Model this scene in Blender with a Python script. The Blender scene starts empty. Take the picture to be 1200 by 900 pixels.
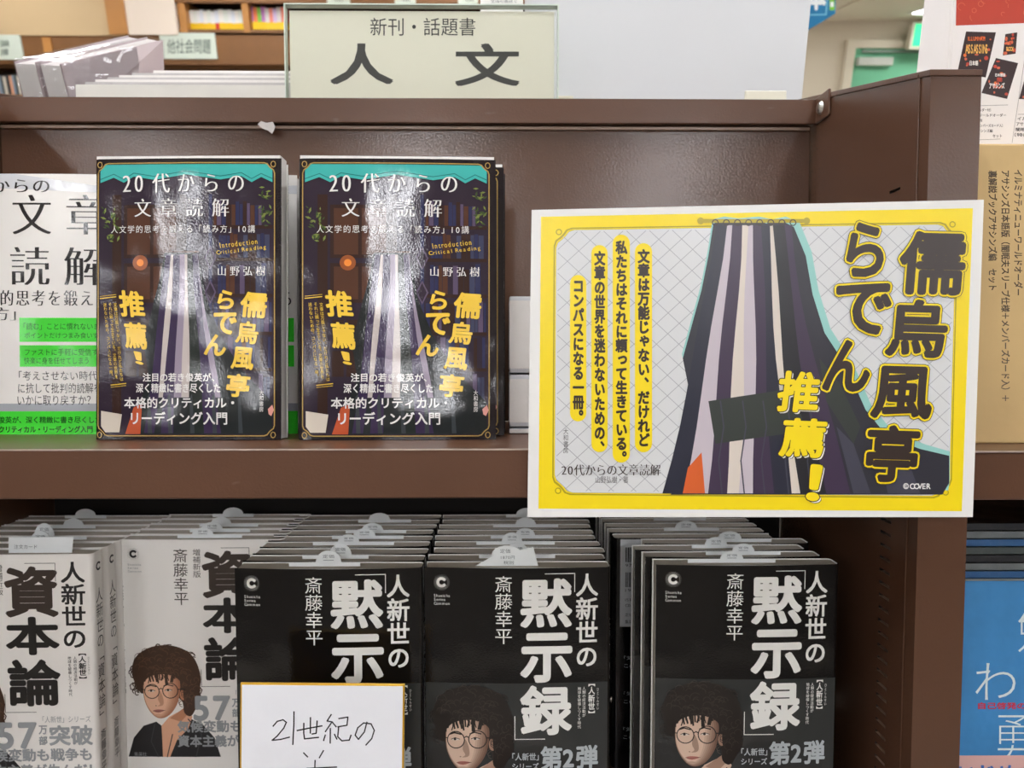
import bpy, bmesh, math, random
from mathutils import Vector, Matrix
from mathutils.geometry import tessellate_polygon
random.seed(7)
SC = bpy.context.scene
COL = SC.collection
R = math.radians

# ------------------------------------------------------------------ camera
F = 870.0                      # focal length in pixels of the 1200 x 900 frame
EYE = Vector((0, 0, 1.45))
LEAN = 15.5                    # the rack leans back by this much
PITCH, YAW = 3.0, 0.6          # camera against the rack's own axes
MF = Matrix.Translation(EYE) @ Matrix.Rotation(-R(LEAN), 4, 'X')      # rack frame, origin at the eye
CAMM = MF @ Matrix.Rotation(-R(YAW), 4, 'Z') @ Matrix.Rotation(R(90 - PITCH), 4, 'X')
cam = bpy.data.cameras.new('camera'); camo = bpy.data.objects.new('camera', cam); COL.objects.link(camo)
cam.sensor_fit = 'HORIZONTAL'; cam.sensor_width = 36; cam.lens = 36 * F / 1200
cam.dof.use_dof = True; cam.dof.focus_distance = .53; cam.dof.aperture_fstop = 11
cam.clip_start = 0.02; cam.clip_end = 60
camo.matrix_world = CAMM
SC.camera = camo
# ------------------------------------------------------------------ world, exposure
world = bpy.data.worlds.new('world'); SC.world = world; world.use_nodes = True
world.node_tree.nodes['Background'].inputs[0].default_value = (0.9, 0.93, 1.0, 1)
world.node_tree.nodes['Background'].inputs[1].default_value = 0.3
SC.view_settings.view_transform = 'Standard'; SC.view_settings.look = 'None'
SC.view_settings.gamma = 1.0; SC.view_settings.use_curve_mapping = False
SC.view_settings.exposure = 0.12
TUBE = 34.0                    # strength of the ceiling diffusers
CEIL = 2.75

# ------------------------------------------------------------------ frames
def ray(px, py):
    return (CAMM.to_3x3() @ Vector(((px - 600) / F, -(py - 450) / F, -1))).normalized()
MFI = MF.inverted()
def L(px, py, Y):                    # point in the rack frame at rack depth Y
    d = MFI.to_3x3() @ ray(px, py)
    return d * (Y / d.y)
def W(px, py, D):                    # point in the world on the plane y = D
    d = ray(px, py)
    return EYE + d * (D / d.y)

# ------------------------------------------------------------------ materials
MATS = {}
def srgb(c):
    return tuple((v / 255 / 12.92) if v / 255 <= 0.04045 else ((v / 255 + 0.055) / 1.055) ** 2.4 for v in c)
def mat(name, rgb, rough=0.5, metal=0.0, bump=None, var=None, emit=0, spec=0.5, coat=0, wave=None, scratch=False):
    if name in MATS: return MATS[name]
    m = bpy.data.materials.new(name); m.use_nodes = True
    nt = m.node_tree; b = nt.nodes['Principled BSDF']
    c = srgb(rgb)
    b.inputs['Base Color'].default_value = (*c, 1)
    b.inputs['Roughness'].default_value = rough
    b.inputs['Metallic'].default_value = metal
    b.inputs['Specular IOR Level'].default_value = spec
    if coat:
        b.inputs['Coat Weight'].default_value = coat; b.inputs['Coat Roughness'].default_value = 0.08
    tc = nt.nodes.new('ShaderNodeTexCoord')
    if emit:
        b.inputs['Emission Color'].default_value = (*c, 1); b.inputs['Emission Strength'].default_value = emit
    if var:                                    # (scale, amount): mottled colour
        n = nt.nodes.new('ShaderNodeTexNoise'); n.inputs['Scale'].default_value = var[0]; n.inputs['Detail'].default_value = 4
        nt.links.new(tc.outputs['Object'], n.inputs['Vector'])
        mp = nt.nodes.new('ShaderNodeMapRange'); mp.inputs[1].default_value = .3; mp.inputs[2].default_value = .7
        mp.inputs[3].default_value = 1 - var[1]; mp.inputs[4].default_value = 1 + var[1]
        nt.links.new(n.outputs['Fac'], mp.inputs[0])
        v = nt.nodes.new('ShaderNodeVectorMath'); v.operation = 'SCALE'; v.inputs[0].default_value = c
        nt.links.new(mp.outputs[0], v.inputs['Scale'])
        last = v.outputs[0]
        if scratch:                            # pale scuffs in the paint
            n2 = nt.nodes.new('ShaderNodeTexNoise'); n2.inputs['Scale'].default_value = 38; n2.inputs['Detail'].default_value = 2
            mpp = nt.nodes.new('ShaderNodeMapping'); mpp.inputs['Scale'].default_value = (1, 1, 2.2); mpp.inputs['Rotation'].default_value = (0, .6, 0)
            nt.links.new(tc.outputs['Object'], mpp.inputs[0]); nt.links.new(mpp.outputs[0], n2.inputs['Vector'])
            m2 = nt.nodes.new('ShaderNodeMapRange'); m2.inputs[1].default_value = .70; m2.inputs[2].default_value = .76
            m2.inputs[4].default_value = .22
            nt.links.new(n2.outputs['Fac'], m2.inputs[0])
            mx = nt.nodes.new('ShaderNodeMix'); mx.data_type = 'RGBA'
            nt.links.new(m2.outputs[0], mx.inputs[0]); nt.links.new(last, mx.inputs[6]); mx.inputs[7].default_value = (.3, .25, .21, 1)
            last = mx.outputs[2]
        nt.links.new(last, b.inputs['Base Color'])
    prev = None
    for par in (wave, bump):                   # (scale, strength, distance)
        if not par: continue
        n = nt.nodes.new('ShaderNodeTexNoise'); n.inputs['Scale'].default_value = par[0]; n.inputs['Detail'].default_value = 1.5
        nt.links.new(tc.outputs['Object'], n.inputs['Vector'])
        bp = nt.nodes.new('ShaderNodeBump'); bp.inputs['Strength'].default_value = par[1]; bp.inputs['Distance'].default_value = par[2]
        nt.links.new(n.outputs['Fac'], bp.inputs['Height'])
        if prev: nt.links.new(prev, bp.inputs['Normal'])
        prev = bp.outputs['Normal']
    if prev:
        nt.links.new(prev, b.inputs['Normal'])
        if coat: nt.links.new(prev, b.inputs['Coat Normal'])
    MATS[name] = m
    return m
GLW = (13, 1.0, .0055)
def gloss(name, rgb, rough=.13): return mat('gloss_' + name, rgb, rough * .6, wave=GLW, bump=(900, .10, .0006), spec=.5)   # laminated cover print
def ink(name, rgb, rough=.3): return mat('ink_' + name, rgb, rough, wave=(7, .6, .003))
def clear(name, tint=(.9, .97, .93), amt=.12, rough=.05):
    if name in MATS: return MATS[name]
    m = bpy.data.materials.new(name); m.use_nodes = True; nt = m.node_tree
    for n in list(nt.nodes):
        if n.type == 'BSDF_PRINCIPLED': nt.nodes.remove(n)
    out = [n for n in nt.nodes if n.type == 'OUTPUT_MATERIAL'][0]
    t = nt.nodes.new('ShaderNodeBsdfTransparent'); t.inputs[0].default_value = (*tint, 1)
    g = nt.nodes.new('ShaderNodeBsdfGlossy'); g.inputs['Roughness'].default_value = rough
    lw = nt.nodes.new('ShaderNodeLayerWeight'); lw.inputs[0].default_value = amt
    n = nt.nodes.new('ShaderNodeTexNoise'); n.inputs['Scale'].default_value = 45 if rough > .1 else 3
    tc = nt.nodes.new('ShaderNodeTexCoord'); nt.links.new(tc.outputs['Object'], n.inputs['Vector'])
    bp = nt.nodes.new('ShaderNodeBump'); bp.inputs['Strength'].default_value = .8 if rough > .1 else .1; bp.inputs['Distance'].default_value = .004
    nt.links.new(n.outputs['Fac'], bp.inputs['Height']); nt.links.new(bp.outputs[0], g.inputs['Normal'])
    mx = nt.nodes.new('ShaderNodeMixShader')
    nt.links.new(lw.outputs['Fresnel'], mx.inputs[0]); nt.links.new(t.outputs[0], mx.inputs[1]); nt.links.new(g.outputs[0], mx.inputs[2])
    nt.links.new(mx.outputs[0], out.inputs[0]); MATS[name] = m
    return m
BROWN = mat('brown_enamel', (91, 62, 46), .30, bump=(520, .16, .0007), var=(6, .10), scratch=True, spec=.4)
BROWND = mat('brown_enamel_plain', (87, 60, 45), .27, bump=(520, .16, .0007), var=(5, .06), spec=.4)
BACKP = mat('brown_enamel_glossy', (87, 60, 45), .21, bump=(520, .20, .0007), var=(5, .06), spec=.5)
STEEL = mat('bolt_steel', (205, 205, 200), .3, 1.0, bump=(300, .2, .001))
DARKIN = mat('dark_inside', (20, 15, 12), .8, var=(10, .1))  # recess shade put into the colour of slots and lower back panel
PAGES = mat('page_edges', (176, 169, 156), .85, bump=(1500, .4, .0005), var=(60, .06))
PAGEW = mat('page_edges_white', (228, 224, 220), .8, bump=(1500, .4, .0005), var=(60, .03))
PAPER = mat('white_paper', (236, 236, 232), .6, var=(20, .02))
SLIP = mat('slip_paper', (232, 236, 236), .6, var=(40, .03))
GREYBOARD = mat('grey_white_board', (205, 207, 209), .7, var=(3, .02))

# ------------------------------------------------------------------ mesh builder
class MB:
    def __init__(s): s.v = []; s.f = []; s.m = []
    def quad(s, a, b, c, d, m=0):
        i = len(s.v); s.v += [tuple(a), tuple(b), tuple(c), tuple(d)]; s.f.append((i, i+1, i+2, i+3)); s.m.append(m)
    def box(s, x0, x1, y0, y1, z0, z1, m=0):
        i = len(s.v)
        s.v += [(x0,y0,z0),(x1,y0,z0),(x1,y1,z0),(x0,y1,z0),(x0,y0,z1),(x1,y0,z1),(x1,y1,z1),(x0,y1,z1)]
        for f in ((0,3,2,1),(4,5,6,7),(0,1,5,4),(1,2,6,5),(2,3,7,6),(3,0,4,7)):
            s.f.append(tuple(i + k for k in f)); s.m.append(m)
    def hexa(s, p, m=0):               # 8 corners in box order
        i = len(s.v); s.v += [tuple(q) for q in p]
        for f in ((0,3,2,1),(4,5,6,7),(0,1,5,4),(1,2,6,5),(2,3,7,6),(3,0,4,7)):
            s.f.append(tuple(i + k for k in f)); s.m.append(m)
    def prism(s, pts, off, m=0):       # outline (3d points), extruded by vector off
        i = len(s.v); n = len(pts); off = Vector(off)
        s.v += [tuple(Vector(p)) for p in pts] + [tuple(Vector(p) + off) for p in pts]
        for t in tessellate_polygon([[Vector(p) for p in pts]]):
            s.f.append(tuple(i + k for k in t)); s.m.append(m)
            s.f.append(tuple(i + n + k for k in reversed(t))); s.m.append(m)
        for k in range(n):
            s.f.append((i + k, i + (k+1) % n, i + n + (k+1) % n, i + n + k)); s.m.append(m)
    def cyl(s, c, axis, r, h, n=16, m=0, r2=None):
        axis = Vector(axis).normalized(); a = axis.orthogonal().normalized(); b = axis.cross(a); c = Vector(c)
        r2 = r if r2 is None else r2; i = len(s.v)
        for k in range(n):
            d = a * math.cos(2*math.pi*k/n) + b * math.sin(2*math.pi*k/n)
            s.v += [tuple(c + d * r), tuple(c + d * r2 + axis * h)]
        for k in range(n):
            j = (k + 1) % n
            s.f.append((i+2*k, i+2*j, i+2*j+1, i+2*k+1)); s.m.append(m)
        s.f.append(tuple(i+2*k for k in reversed(range(n)))); s.m.append(m)
        s.f.append(tuple(i+2*k+1 for k in range(n))); s.m.append(m)
    def build(s, name, mats, parent=None, bevel=0, frame=None, fixn=True, smooth=False, cuts=None, ydef=None):
        me = bpy.data.meshes.new(name)
        me.from_pydata(s.v, [], s.f)
        mats = mats if isinstance(mats, (list, tuple)) else [mats]
        for m in mats: me.materials.append(m)
        me.polygons.foreach_set('material_index', s.m)
        if fixn or cuts:
            bm = bmesh.new(); bm.from_mesh(me)
            if cuts:
                for cx in cuts:
                    bmesh.ops.bisect_plane(bm, geom=bm.verts[:]+bm.edges[:]+bm.faces[:], plane_co=(cx,0,0), plane_no=(1,0,0), dist=1e-7)
            if ydef:
                for v in bm.verts: v.co.y += ydef(v.co.x, v.co.z)
            if fixn: bmesh.ops.recalc_face_normals(bm, faces=bm.faces[:])
            bm.to_mesh(me); bm.free()
        if smooth:
            for p in me.polygons: p.use_smooth = True
        o = bpy.data.objects.new(name, me); COL.objects.link(o)
        if bevel:
            md = o.modifiers.new('bevel', 'BEVEL'); md.width = bevel; md.segments = 2; md.limit_method = 'ANGLE'
        if parent: o.parent = parent
        elif frame is not None: o.matrix_world = frame
        return o
def tag(o, label=None, cat=None, group=None, kind=None):
    if label: o['label'] = label
    if cat: o['category'] = cat
    if group: o['group'] = group
    if kind: o['kind'] = kind
    return o
def thing(name, label, cat, loc=(0,0,0), rot=None, group=None, rack=True):
    o = bpy.data.objects.new(name, None); COL.objects.link(o); o.empty_display_size = .05
    m = Matrix.Translation(Vector(loc)) @ (rot if rot else Matrix.Identity(4))
    o.matrix_world = (MF @ m) if rack else m
    return tag(o, label, cat, group)
def dup(root, loc, label, rot=None, group=None, rack=True):
    r = root.copy(); COL.objects.link(r)
    m = Matrix.Translation(Vector(loc)) @ (rot if rot else Matrix.Identity(4))
    r.matrix_world = (MF @ m) if rack else m
    r['label'] = label
    if group: r['group'] = group
    for ch in KIDS[root.name]:
        c = ch.copy(); COL.objects.link(c); c.parent = r
        for g in KIDS.get(ch.name, []):
            d = g.copy(); COL.objects.link(d); d.parent = c
    return r
KIDS = {}
def kids():
    KIDS.clear()
    for o in COL.objects:
        if o.parent: KIDS.setdefault(o.parent.name, []).append(o)
def RZ(a): return Matrix.Rotation(R(a), 4, 'Z')
def RX(a): return Matrix.Rotation(R(a), 4, 'X')
def RY(a): return Matrix.Rotation(R(a), 4, 'Y')

# ------------------------------------------------------------------ lettering
GL = {}
def glyph(ch, off=0.0):
    k = (ch, off)
    if k in GL: return GL[k]
    cu = bpy.data.curves.new('t', 'FONT'); cu.body = ch; cu.size = 1; cu.resolution_u = 4; cu.offset = off
    cu.fill_mode = 'FRONT'
    ob = bpy.data.objects.new('t', cu); me = bpy.data.meshes.new_from_object(ob)
    v = [(p.co.x, p.co.y) for p in me.vertices]; f = [tuple(p.vertices) for p in me.polygons]
    bpy.data.objects.remove(ob); bpy.data.curves.remove(cu); bpy.data.meshes.remove(me)
    GL[k] = (v, f); return GL[k]
STY = {'t': (-.012, [(0,0)]), 'r': (0, [(0,0)]),
       'b': (0, [(0,0),(.018,.018),(-.018,.018),(.018,-.018),(-.018,-.018)]),
       'B': (0, [(0,0)] + [(.032*math.cos(a*math.pi/4), .032*math.sin(a*math.pi/4)) for a in range(8)]),
       'h': (0, [(0,0)] + [(.05*math.cos(a*math.pi/5), .05*math.sin(a*math.pi/5)) for a in range(10)]),
       'm': (-.016, [(0,0),(.014,0),(-.014,0),(.028,0),(-.028,0)])}
def adv(ch):
    if ord(ch) < 256: return {'I': .3, 'i': .27, 'l': .27, 't': .37, 'r': .4, '1': .58, ' ': .3, 'm': .9, 'S': .62}.get(ch, .58)
    return 1.0
def layout(s, style='r', vertical=False, tracking=0.0):
    off, sh = STY[style]; V = []; Fc = []; K = []
    x = y = 0.0
    for ch in s:
        if ch in ' \u3000':
            if vertical: y -= 1 if ch != ' ' else .5
            else: x += 1 if ch != ' ' else .3
            continue
        v, f = glyph(ch, off)
        if not v: continue
        for k, (dx, dy) in enumerate(sh):
            i = len(V)
            for (a, b) in v:
                if vertical:
                    if ch in 'ー「」『』（）()【】〜…＋+':
                        a, b = (b - .36) + .5, -(a - .5) + .36
                        if ch in '「『（(【': b -= 0
                    elif ch in '、。': a, b = a + .55, b + .55
                    elif ch in 'ゃっゅょャッュョィ': a, b = a + .08, b + .1
                    elif ord(ch) < 256: a += .2
                V.append((a + x + dx, b + y + dy)); K.append(k)
            Fc += [tuple(i + q for q in t) for t in f]
        if vertical: y -= 1 + tracking
        else: x += adv(ch) + tracking
    return V, Fc, K
class Print:
    """flat print laid on a surface; fr turns a design coordinate into (x, z) on it"""
    def __init__(s, fr): s.fr = fr; s.mb = MB(); s.mats = []
    def mi(s, m):
        if m not in s.mats: s.mats.append(m)
        return s.mats.index(m)
    def poly(s, pts, m, layer=1):
        P = [s.fr(*p) for p in pts]
        V = [Vector((a, 0, b)) for a, b in P]; i = len(s.mb.v); k = s.mi(m)
        s.mb.v += [(v.x, -layer * 6e-5, v.z) for v in V]
        for t in tessellate_polygon([V]):
            a, b, c = (V[q] for q in t)
            if (b - a).cross(c - a).y > 0: t = (t[0], t[2], t[1])
            s.mb.f.append(tuple(i + q for q in t)); s.mb.m.append(k)
    def rect(s, x0, y0, x1, y1, m, layer=1): s.poly([(x0,y0),(x1,y0),(x1,y1),(x0,y1)], m, layer)
    def line(s, pts, w, m, layer=1, closed=False):
        if closed: pts = pts + [pts[0], pts[1]]
        for k, ((a, b), (c, d)) in enumerate(zip(pts[:-1], pts[1:])):
            l = math.hypot(c-a, d-b) or 1; nx, ny = -(d-b)/l*w/2, (c-a)/l*w/2; ex, ey = (c-a)/l*w*.3, (d-b)/l*w*.3
            s.poly([(a+nx-ex,b+ny-ey),(c+nx+ex,d+ny+ey),(c-nx+ex,d-ny+ey),(a-nx-ex,b-ny-ey)], m, layer + (k % 2) * .03)
    def disc(s, cx, cy, rx, ry, m, layer=1, n=20):
        s.poly([(cx+rx*math.cos(2*math.pi*k/n), cy+ry*math.sin(2*math.pi*k/n)) for k in range(n)], m, layer)
    def ring(s, cx, cy, r, w, m, layer=1, n=20, a0=0, a1=360, ry=None):
        ry = ry or r
        pts = [(cx+r*math.cos(R(a0+(a1-a0)*k/n)), cy+ry*math.sin(R(a0+(a1-a0)*k/n))) for k in range(n+1)]
        s.line(pts, w, m, layer)
    def text(s, t, x0, y0, x1, y1, m, style='r', layer=2, vertical=False, quad=None, turn=False, tracking=0.0, grow=0):
        V, Fc, K = layout(t, style, vertical, tracking)
        if not V: return
        ax, bx = min(v[0] for v in V), max(v[0] for v in V); ay, by = min(v[1] for v in V), max(v[1] for v in V)
        q = quad or [(x0,y0),(x1,y0),(x1,y1),(x0,y1)]
        if turn: q = [q[1], q[2], q[3], q[0]]
        i = len(s.mb.v); k = s.mi(m)
        for (a, b), kk in zip(V, K):
            u = (a-ax)/max(1e-6, bx-ax); v = (by-b)/max(1e-6, by-ay)
            px = (q[0][0]*(1-u)+q[1][0]*u)*(1-v) + (q[3][0]*(1-u)+q[2][0]*u)*v
            py = (q[0][1]*(1-u)+q[1][1]*u)*(1-v) + (q[3][1]*(1-u)+q[2][1]*u)*v
            X, Z = s.fr(px, py); s.mb.v.append((X, -layer*6e-5 - kk*3e-6, Z))
        for f in Fc: s.mb.f.append(tuple(i+qq for qq in f)); s.mb.m.append(k)
    def build(s, name, parent, cuts=None, ydef=None, frame=None):
        # every face looks towards -y
        f2 = []
        for f in s.mb.f:
            a, b, c = (Vector(s.mb.v[q]) for q in f[:3])
            f2.append(f if (b-a).cross(c-a).y <= 0 else tuple(reversed(f)))
        s.mb.f = f2
        return s.mb.build(name, s.mats, parent, fixn=False, cuts=cuts, ydef=ydef, frame=frame)
def smooth(pts, n=5):                # closed smooth outline through points
    out = []; N = len(pts)
    for i in range(N):
        p0, p1, p2, p3 = pts[i-1], pts[i], pts[(i+1) % N], pts[(i+2) % N]
        for k in range(n):
            t = k / n
            out.append(tuple(.5*((2*p1[j]) + (-p0[j]+p2[j])*t + (2*p0[j]-5*p1[j]+4*p2[j]-p3[j])*t*t + (-p0[j]+3*p1[j]-3*p2[j]+p3[j])*t**3) for j in (0,1)))
    return out

# ================================================================== THE ROOM
def plane_struct(name, pts, m):
    mb = MB(); n = (Vector(pts[1])-Vector(pts[0])).cross(Vector(pts[2])-Vector(pts[0])).normalized() * .05
    mb.prism(pts, n); o = mb.build(name, m); return tag(o, kind='structure')
FLOOR = mat('vinyl_floor', (196, 188, 176), .35, var=(4, .06)); WALLM = mat('cream_wall', (222, 212, 196), .8, var=(2, .02))
CEILM = mat('ceiling_white', (216, 212, 204), .8, var=(2, .02)); REARM = mat('rear_wall_paint', (158, 152, 144), .8, var=(2, .05))
XA, XB, YA, YB = -5.5, 5.5, -5.5, 6.5
plane_struct('floor', [(XA,YA,0),(XA,YB,0),(XB,YB,0),(XB,YA,0)], FLOOR)
plane_struct('ceiling', [(XA,YA,CEIL),(XB,YA,CEIL),(XB,YB,CEIL),(XA,YB,CEIL)], CEILM)
plane_struct('wall_back', [(XA,YB,0),(XA,YB,CEIL),(XB,YB,CEIL),(XB,YB,0)], WALLM)
plane_struct('wall_front', [(XA,YA,0),(XB,YA,0),(XB,YA,CEIL),(XA,YA,CEIL)], REARM)
plane_struct('wall_left', [(XA,YA,0),(XA,YA,CEIL),(XA,YB,CEIL),(XA,YB,0)], WALLM)
plane_struct('wall_right', [(XB,YA,0),(XB,YB,0),(XB,YB,CEIL),(XB,YA,CEIL)], WALLM)
zs = W(1050, 25, YB).z                         # the dropped ceiling in front of the back wall
mb = MB(); mb.box(XA, XB, 5.0, YB, zs, CEIL); tag(mb.build('ceiling_soffit', WALLM), kind='structure')
mb = MB(); a, b = W(980, 14, 5.9), W(1022, 0, 5.2)
mb.hexa([(a.x,5.9,zs-.012),(a.x+.03,5.9,zs-.012),(b.x+.03,5.02,zs-.012),(b.x,5.02,zs-.012),(a.x,5.9,zs),(a.x+.03,5.9,zs),(b.x+.03,5.02,zs),(b.x,5.02,zs)])
tag(mb.build('trim_1', WALLM), kind='structure')
# ceiling lights; the rear row and both far rows are added fill
FRAMEW = mat('lamp_frame_white', (225, 225, 222), .5); DIFF = mat('lamp_diffuser', (250, 251, 255), .5, emit=TUBE)
def ceil_light(x, y, z=CEIL, w=.12, l=1.0, label='', first=[]):
    if not first:
        t = thing('ceiling_light', label, 'light', (x, y, z), rack=False, group='ceiling lights of the shop')
        m = MB()
        for (a, b, c, d) in ((-w/2-.03, -w/2, -l/2-.03, l/2+.03), (w/2, w/2+.03, -l/2-.03, l/2+.03), (-w/2, w/2, -l/2-.03, -l/2), (-w/2, w/2, l/2, l/2+.03)):
            m.box(a, b, c, d, -.045, 0)
        m.build('frame', FRAMEW, t)
        m = MB(); m.box(-w/2, w/2, -l/2, l/2, -.035, -.02); m.build('diffuser', DIFF, t)
        first.append(t); kids(); return t
    return dup(first[0], (x, y, z), label, rack=False)
for i, (y, row) in enumerate(((-1.82, 'row over the aisle behind the viewer'), (-3.1, 'added fill row furthest behind the viewer'), (.62, 'row above the display rack'), (2.5, 'added fill row between rack and bookcase'), (4.2, 'added fill row near the wooden bookcase'))):
    for j, x in enumerate((-2.9, -1.56, -.35, .74, 2.0)):
        ceil_light(x, y, label=('leftmost', 'second from left', 'middle', 'second from right', 'rightmost')[j] + ' white ceiling light, ' + row)

# door, exit sign at the back
DOORG = mat('door_green', (116, 196, 158), .5, var=(1.5, .02)); JAMB = mat('door_jamb', (222, 214, 198), .6)
a = W(1000, 57, YB); x0 = a.x; z1 = a.z; x1 = x0 + .95
t = thing('door_1', None, None, ((x0+x1)/2, YB, 0), rack=False); t['kind'] = 'structure'
hw = (x1-x0)/2
m = MB(); m.box(-hw, hw, -.03, -.005, 0.02, z1); m.build('door_leaf', DOORG, t)
m = MB(); m.box(-hw-.07, -hw, -.05, 0, 0, z1+.06); m.box(hw, hw+.07, -.05, 0, 0, z1+.06); m.box(-hw, hw, -.05, 0, z1, z1+.06); m.build('door_frame', JAMB, t)
m = MB(); m.box(-hw+.02, -hw+.30, -.085, -.03, z1-.13, z1-.07); m.build('door_closer', mat('closer_grey', (200, 205, 200), .4), t, bevel=.005)
m = MB(); m.box(-hw+.05, hw-.25, -.06, -.045, z1-.035, z1-.015); m.build('closer_arm', mat('closer_arm_m', (120, 140, 130), .4), t)
m = MB(); m.cyl((hw-.08, -.03, 1.0), (0,-1,0), .02, .05); m.box(hw-.2, hw-.07, -.09, -.075, .99, 1.01); m.build('door_handle', STEEL, t)
EXITG = mat('exit_green', (30, 205, 140), .4, emit=.9); EXITW = mat('exit_white', (235, 255, 248), .4, emit=1.6)
a, b = W(1073, 28, 6.3), W(1073, 54, 6.3); ew = .36; eh = a.z - b.z
t = thing('exit_sign', 'lit green and white exit sign above the green door', 'sign', (a.x, 6.3, b.z), rack=False)
m = MB(); m.box(-.02, ew+.02, 0, .06, -.02, eh+.01); m.build('sign_box', JAMB, t)
m = MB(); m.box(0, ew, -.006, 0, 0, eh); m.build('lit_panel', EXITG, t)
P = Print(lambda x, y: (x, y))
P.rect(.10, .02, .26, eh-.02, EXITW, 110)
P.disc(.17, eh*.76, .016, .016, EXITG, 112); P.line([(.17,eh*.66),(.165,eh*.42),(.20,eh*.28),(.195,eh*.14)], .014, EXITG, 112); P.line([(.165,eh*.42),(.14,eh*.26),(.115,eh*.24)], .014, EXITG, 112)
P.line([(.13,eh*.52),(.15,eh*.62),(.19,eh*.60),(.215,eh*.5)], .011, EXITG, 112)
P.build('exit_pictogram', t)
a = W(1062, 24, 6.15)
t = thing('ceiling_lamp', 'white lit strip lamp on the ceiling above the exit sign', 'light', (a.x+.15, 5.9, zs), rack=False)
m = MB(); m.box(-.16, .75, -.15, .15, -.012, 0); m.build('diffuser', mat('strip_lit', (255, 255, 250), .5, emit=9), t)
m = MB(); m.box(-.19, .78, -.17, .17, -.006, 0); m.build('frame', FRAMEW, t)
kids()
dup(t, (a.x-1.75, 5.9, zs), 'added fill lamp on the dropped ceiling, unseen behind the grey-white board', rack=False)  # two extra lamps out of sight, added to brighten the back wall
dup(t, (a.x+1.75, 5.9, zs), 'added fill lamp on the dropped ceiling, unseen behind the product sheet', rack=False)

# blue hanging sign
BLUE = mat('sign_blue', (22, 120, 170), .4); WHT = mat('sign_white', (235, 240, 240), .4); LGR = mat('sign_green', (130, 205, 60), .4)
D = 2.6
t = thing('hanging_sign', 'blue hanging sign with white lettering and green mark, behind the grey board', 'sign', tuple(W(905, 42, D)), rack=False)
O = W(905, 42, D)
fr = lambda x, y: ((W(x, y, D) - O).x, (W(x, y, D) - O).z)
pts = [(878,-48),(981,-48),(979,16),(946,36),(878,36)]
m = MB(); m.prism([(fr(*p)[0], 0, fr(*p)[1]) for p in pts], (0, .01, 0)); m.build('panel', BLUE, t)
P = Print(fr); LB = mat('sign_pale_blue', (120, 190, 215), .4)
P.line([(885,19),(968,17),(972,-40)], 1.6, LB); P.text('本', 945, -22, 968, 12, WHT, 'h'); P.rect(972, -30, 978, 12, LGR); P.rect(973, 2, 977, 8, WHT, 2)
P.build('sign_lettering', t)
m = MB()
for px in (890, 968):
    q = W(px, -48, D) - O; m.cyl((q.x, .005, q.z), (0,0,1), .0015, CEIL - W(px,-48,D).z, 6)
m.build('wire', STEEL, t)

# far bookcases on the left
WOOD = mat('bookcase_wood', (124, 84, 46), .5, var=(8, .08)); WOODL = mat('bookcase_wood_light', (176, 122, 62), .5, var=(8, .08))
WOODD = mat('bookcase_inside', (52, 34, 22), .7); TAN = mat('tan_panel', (196, 170, 130), .7, var=(1.2, .04)); CREAMP = mat('cream_panel', (228, 214, 198), .7)
D = 5.0
def wb(mb, x0, y0, x1, y1, d0, d1, O):
    a, b = W(x0, y1, D), W(x1, y0, D); mb.box(a.x-O.x, b.x-O.x, d0, d1, a.z-O.z, b.z-O.z)
O = W(340, 110, D); O.z = 0
t = thing('wooden_bookcase', 'long brown wooden bookcase far behind the display with label plates along its rail', 'bookcase', (O.x, D, 0), rack=False)
m = MB(); wb(m, -120, 40, 640, 74, 0, .03, O); m.build('front_rail', WOOD, t)
m = MB(); wb(m, -120, -60, 640, 290, .34, .37, O); m.build('back_board', WOODD, t)
m = MB(); wb(m, 197, -60, 640, 3, -.01, .03, O); m.build('top_rail', WOOD, t)
m = MB(); wb(m, 197, 36, 640, 41, .0, .34, O); m.build('shelf', WOOD, t)
m = MB(); wb(m, -120, 113, 640, 118, -.004, .34, O); m.build('shelf', WOOD, t)
m = MB(); wb(m, -120, 74, 640, 78, .1, .34, O); m.build('shelf', WOOD, t)
for x in (212, 286):
    m = MB(); wb(m, x, 3, x+4, 38, -.002, .32, O); m.build('divider', WOODL, t)
m = MB(); wb(m, 53, 44, 60, 62, -.012, 0, O); m.build('divider', WOODL, t)
m = MB(); wb(m, -120, -60, 133, 41, -.01, .03, O); m.build('tan_panel', TAN, t)
m = MB(); wb(m, 131, -60, 138, 41, -.03, .02, O); m.build('post', WOODL, t)
m = MB(); wb(m, 138, -60, 197, 41, -.02, .03, O); m.build('cream_panel', CREAMP, t)
a = W(-120, 300, D)
for xs in (-130, 640):
    m = MB(); wb(m, xs, -60, xs+10, 290, 0, .37, O); m.build('side_board', WOOD, t)
m = MB(); zb = W(0, 290, D).z; m.box(W(-130,0,D).x-O.x, W(650,0,D).x-O.x, .02, .37, 0, zb); m.build('plinth', WOOD, t)
PLATE = mat('label_plate', (206, 216, 202), .5); PINK = mat('plate_ink', (96, 112, 104), .5)
def plate(x0, y0, x1, y1, txts, label):
    O2 = W(x0, y1, D); t2 = thing('shelf_label', label, 'label', (O2.x, D-.012, O2.z), rack=False, group='label plates on the far bookcase')
    a = W(x1, y0, D) - O2
    m = MB(); m.box(0, a.x, 0, .012, 0, a.z); m.build('plate', PLATE, t2)
    P = Print(lambda x, y: ((W(x,y,D)-O2).x, (W(x,y,D)-O2).z))
    for (s, u, v, w, z) in txts: P.text(s, u, v, w, z, PINK, 'r', 40)
    P.build('lettering', t2)
plate(191, 39, 252, 69, [('他社会問題', 197, 46, 248, 63)], 'pale green shelf label reading social issues, behind the wrapped books')
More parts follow.
